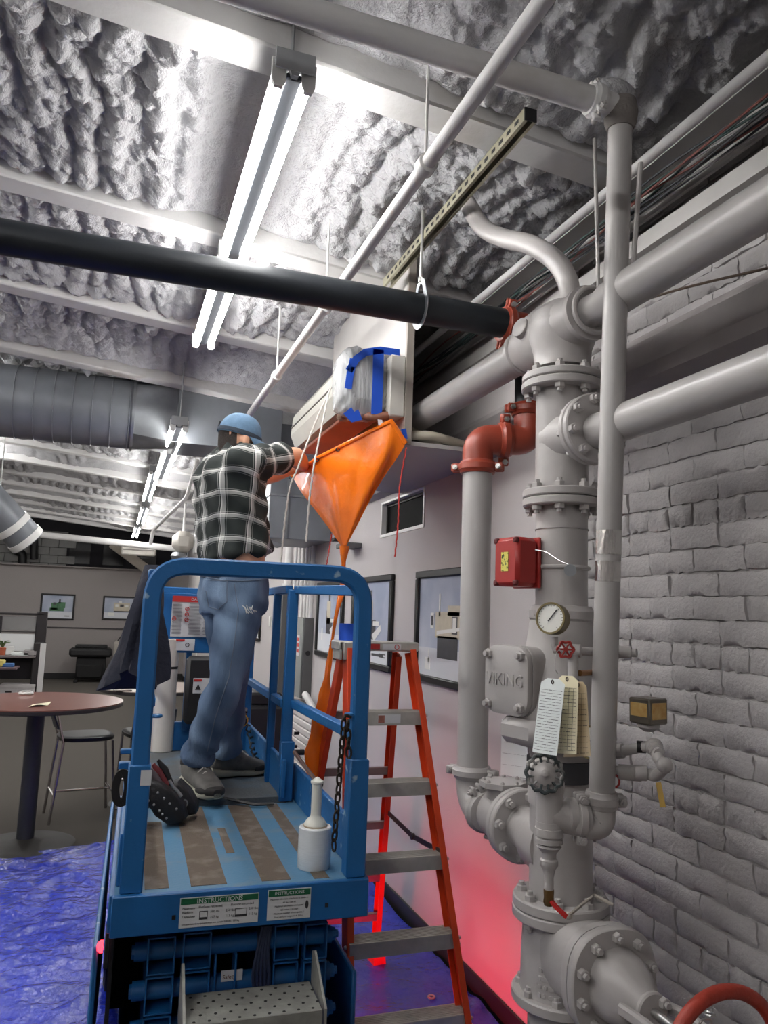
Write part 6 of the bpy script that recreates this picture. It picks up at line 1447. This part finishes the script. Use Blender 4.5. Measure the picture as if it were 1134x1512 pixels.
# ================================================================ tables and stools
TOPM = M('table_mahogany', (122, 76, 66), .3, var=.15, scale=5, coat=.3, stretch=(1, 8, 1)); EDG = M('table_edge', (40, 36, 36), .5)
def bar_table(label, c, R_, z, top, group='round bar tables'):
    t = thing('bar_table', label, 'table', (c[0], c[1], 0), group); c = V((c[0], c[1], 0))
    MB().lathe(c+UP*(z-.008), UP, [(0, R_-.004), (.002, R_-.002), (.008, R_-.003)], 56).build('table_top', top, t); MB().lathe(c+UP*(z-.036), UP, [(0, R_-.012), (.006, R_), (.026, R_), (.028, R_-.003)], 56).build('edge_band', EDG, t)
    MB().lathe(c+UP*.02, UP, [(0, .06), (z-.06, .06)], 24).build('column', M('column_dark', (44, 46, 52), .45, var=.1), t); MB().lathe(c, UP, [(0, .33), (.01, .34), (.018, .30), (.03, .10), (.05, .062)], 40).build('base', M('base_grey', (42, 40, 38), .6, var=.1), t); return t
T1 = V((-.475, 6.28, 0)); bar_table('dark red round bar table nearest on the left', T1, .60, 1.01, TOPM)
T2 = V((.42, 7.35, 0)); bar_table('pale topped round bar table behind the lift post', T2, .50, 1.01, M('table_pale', (190, 176, 166), .3, var=.05, coat=.4))
q = pZ(38, 1026, 1.01); ph = thing('white_gadget', 'small white plastic gadget on the red table', 'gadget', q); MB().box(q+UP*.012, (.11, .04, .022), Matrix.Rotation(.15, 3, 'Z'), .008).build('body', WHITE, ph); MB().box(q+UP*.026, (.07, .03, .008), Matrix.Rotation(.15, 3, 'Z'), .003).build('top', WHITE, ph)
a_, b__, c__, d__ = pZ(48, 1040, 1.0125), pZ(76, 1036, 1.0125), pZ(70, 1042, 1.0125), pZ(42, 1044, 1.0125)
sheet('paper_slip', 'curled cream paper slip on the red table', [a_, b__, c__, d__], PAPB, 'paper', curl=.012)
q = pZ(181, 1020, 1.01); MB().box(q+UP*.004, (.14, .07, .006), Matrix.Rotation(.2, 3, 'Z'), .001).build('name_card', M('card_dark', (96, 84, 78), .6), label='small dark card on the pale table', cat='card')
CHR = M('stool_chrome', (176, 172, 172), .2, metal=1., var=.05)
def stool(label, c, rz, group='bar stools'):
    t = thing('bar_stool', label, 'stool', (c[0], c[1], 0), group); R = Matrix.Rotation(rz, 3, 'Z'); c = V((c[0], c[1], 0)); Q = lambda x, y, z: c+R @ V((x, y, z*.84))
    b = MB(); rings = []
    for z, s in ((.735, .9), (.745, 1.), (.775, 1.02), (.785, .97), (.79, .8)): rings.append([Q(.215*s*math.copysign(abs(math.cos(a))**.6, math.cos(a)), .20*s*math.copysign(abs(math.sin(a))**.6, math.sin(a)), z-.02*math.cos(a)*0) for a in [2*math.pi*k/24 for k in range(24)]])
    b.loft(rings); b.build('seat', BLACKP, t)
    for x, y, dx in ((-.19, -.17, -.06), (-.19, .17, -.06), (.19, -.17, .05), (.19, .17, .05)):
        pts = [Q(x+dx, y*1.12, 0), Q(x, y, .74)] if x > 0 else [Q(x+dx, y*1.12, 0), Q(x, y, .74), Q(x-.02, y, .82), Q(x-.06, y*.95, 1.02)]
        MB().tube(fillet(pts, .05, 4) if x < 0 else pts, .0115, 8).build('leg', CHR, t)
    zf = .25
    for p0, p1 in (((-.23, -.185), (-.23, .185)), ((.225, -.185), (.225, .185)), ((-.23, 0), (.225, 0))): MB().cyl(Q(*p0, zf), Q(*p1, zf), .010, n=8).build('footrest', CHR, t)
    b = MB(); rows = [[Q(-.225-.05*s-.012*math.cos(u*1.4), .17*u, .86+.17*s) for u in [-1+.2*k for k in range(11)]] for s in (0, .5, 1)]
    vs = [p for r_ in rows for p in r_]; K = len(vs); fs = []
    for i in range(2):
        for j in range(10): a = i*11+j; fs += [(a, a+1, a+12, a+11), (K+a, K+a+11, K+a+12, K+a+1)]
    rim = list(range(11))+[21, 32]+list(range(31, 21, -1))+[11]
    for k in range(len(rim)): p, q_ = rim[k], rim[(k+1) % len(rim)]; fs.append((p, q_, K+q_, K+p))
    b.add(vs+[p+R @ V((-.012, 0, 0)) for p in vs], fs); b.build('backrest', M('back_grey', (62, 66, 72), .5), t, ang=50); return t
stool('black bar stool with chrome legs behind the red table', (-.14, 7.02), math.radians(10)); stool('second bar stool half hidden by the lift, under the pale table', (.36, 7.15), math.radians(100))
# ================================================================ far left: plotter, scanner, cubicle
pl = thing('plotter', 'black large format plotter standing against the far partition', 'plotter', (-.3, 18.9, 0)); x0, x1 = pY(103, 960, 18.9).x, pY(166, 960, 18.9).x; zt = pY(130, 953, 18.9).z; zm = pY(130, 970, 18.9).z
MB().box(((x0+x1)/2, 18.9, (zt+zm)/2-.02), (x1-x0, .55, zt-zm-.06), None, .05).build('head', BLACKP, pl); MB().box(((x0+x1)/2, 18.92, zt-.02), (x1-x0-.22, .42, .07), None, .02).build('lid', BLACKP, pl); MB().box(((x0+x1)/2+.02, 18.95, zm/2+.03), (x1-x0-.28, .40, zm-.06), None, .02).build('stand', M('stand_black', (20, 20, 22), .6), pl); MB().box(((x0+x1)/2, 18.7, zm*.45), (x1-x0-.36, .05, .28), None, .02).build('paper_bin', M('bin_black', (12, 12, 13), .7), pl)
for x in (x0+.18, x1-.15): MB().box((x, 18.9, .03), (.08, .60, .06), None, .01).build('foot', BLACKP, pl)
sn = thing('desk_scanner', 'beige office machine right of the plotter', 'printer', (.35, 18.9, 0)); MB().box((pY(182, 960, 18.9).x, 18.9, pY(182, 960, 18.9).z), (.42, .45, .42), None, .04).build('body', M('beige_plastic', (168, 162, 152), .5), sn); MB().box((pY(184, 990, 18.9).x, 18.95, .46), (.44, .40, .86), None, .01).build('cabinet', M('cab_dark', (40, 38, 40), .6), sn); MB().tube(spline([pY(170, 952, 18.8), pY(180, 938, 18.8), pY(192, 928, 19.2)], 5), .012, 6).build('cord', BLACKP, sn)
cu = thing('cubicle', 'office cubicle with dark framed glass panel and white board at the far left', 'cubicle', (-1.9, 16, 0)); YC = 15.2; CF = M('cubicle_frame', (40, 36, 38), .5)
def cbox(px0, px1, py0, py1, Y, d, name, mat, bev=.01):
    a, c = pY(px0, py0, Y), pY(px1, py1, Y); return MB().box(((a.x+c.x)/2, Y, (a.z+c.z)/2), (abs(c.x-a.x), d, abs(a.z-c.z)), None, bev).build(name, mat, cu)
cbox(-60, 66, 902, 909, YC, .08, 'top_rail', CF); cbox(55, 66, 903, 960, YC, .08, 'post', CF); cbox(-60, 56, 930, 934, YC, .06, 'mid_rail', CF); cbox(-2, 2, 909, 934, YC, .06, 'mullion', CF)
cbox(2, 55, 909, 931, YC, .02, 'glass_pane', M('cubicle_glass', (150, 150, 150), .1, var=.04, alpha=.6), .002); cbox(-60, 57, 934, 962, YC, .03, 'white_board', M('board_white', (224, 226, 226), .3, var=.01), .003)
cbox(-60, 52, 970, 1002, YC+.05, .04, 'lower_panel', M('panel_charcoal', (44, 42, 46), .8), .003); cbox(52, 60, 948, 1022, YC-.1, .5, 'end_panel', CF, .02); cbox(60, 62, 950, 1022, YC-.36, .02, 'edge_strip', JOIST, .002)
a = pY(-60, 968, YC-.3); c = pY(53, 968, YC-.3); MB().box(((a.x+c.x)/2, YC-.2, a.z), (c.x-a.x, .45, .035), None, .005).build('shelf', M('shelf_grey', (120, 112, 112), .5), cu)
a = pY(-60, 986, YC-.8); c = pY(26, 986, YC-.8); MB().box(((a.x+c.x)/2, YC-.7, a.z), (c.x-a.x, .5, .03), None, .005).build('desk', M('desk_grey', (104, 84, 88), .5), cu)
zs_ = a.z
def small(name, label, cat, px, py, Y, sz, mat, group=None):
    p = pY(px, py, Y); return MB().box(p+UP*sz[2]/2, sz, None, min(sz)*.15).build(name, mat, label=label, cat=cat, group=group)
shz = pY(-60, 968, YC-.3).z+.018
def onshelf(name, label, cat, px, sz, mat):
    p = pY(px, 966, YC-.25); return MB().box((p.x, YC-.25, shz+sz[2]/2), sz, None, min(sz)*.12).build(name, mat, label=label, cat=cat)
pp = thing('potted_plant', 'small green plant in an orange pot on the cubicle shelf', 'plant', (pY(3, 966, YC-.25).x, YC-.25, shz)); q = V((pY(3, 966, YC-.25).x, YC-.25, shz)); MB().lathe(q, UP, [(0, .06), (.12, .09), (.125, .085)], 14).build('pot', M('pot_orange', (190, 104, 74), .6), pp)
for k in range(14):
    t = 2*math.pi*k/14; L_ = random.uniform(.08, .16); MB().tube([q+UP*.12, q+UP*(.12+L_*.7)+V((math.cos(t)*.04, math.sin(t)*.04, 0)), q+UP*(.12+L_*.8)+V((math.cos(t)*.12, math.sin(t)*.09, 0))], [.010, .012, .002], 5).build('leaf', M('leaf_green', (84, 112, 66), .6, var=.2), pp)
onshelf('white_pot', 'pale pot beside the orange plant pot', 'pot', 14, (.13, .12, .15), WHITE); onshelf('paper_stack', 'stack of papers on the cubicle shelf', 'paper', 30, (.28, .2, .05), PAPW); onshelf('paper_tray', 'grey paper tray at the right end of the cubicle shelf', 'tray', 45, (.22, .2, .09), M('tray_grey', (150, 146, 146), .5))
for px, lab in ((14, 'left white file box under the cubicle desk'), (39, 'right white file box under the cubicle desk')):
    p = pY(px, 1022, YC-.25); t = thing('file_box', lab, 'box', (p.x, YC-.25, 0), 'white file boxes'); MB().box((p.x, YC-.25, .14+.0), (.27, .36, .28), None, .006).build('body', M('filebox', (196, 192, 192), .7), t); MB().box((p.x, YC-.25, .29), (.285, .375, .06), None, .006).build('lid', M('filebox', (196, 192, 192), .7), t); MB().box((p.x, YC-.432, .20), (.10, .006, .03), None, .002).build('handle_hole', DARK, t)
p = pY(12, 984, YC-.7); MB().box((p.x, YC-.7, zs_+.045), (.18, .14, .06), None, .01).build('blue_box', M('box_blue', (70, 116, 176), .5), label='small blue box on the cubicle desk', cat='box'); p = pY(1, 980, YC-.7); MB().box((p.x, YC-.7, zs_+.075), (.14, .14, .12), None, .02).build('yellow_bag', M('bag_yellow', (206, 192, 110), .6), label='pale yellow packet on the cubicle desk', cat='packet')
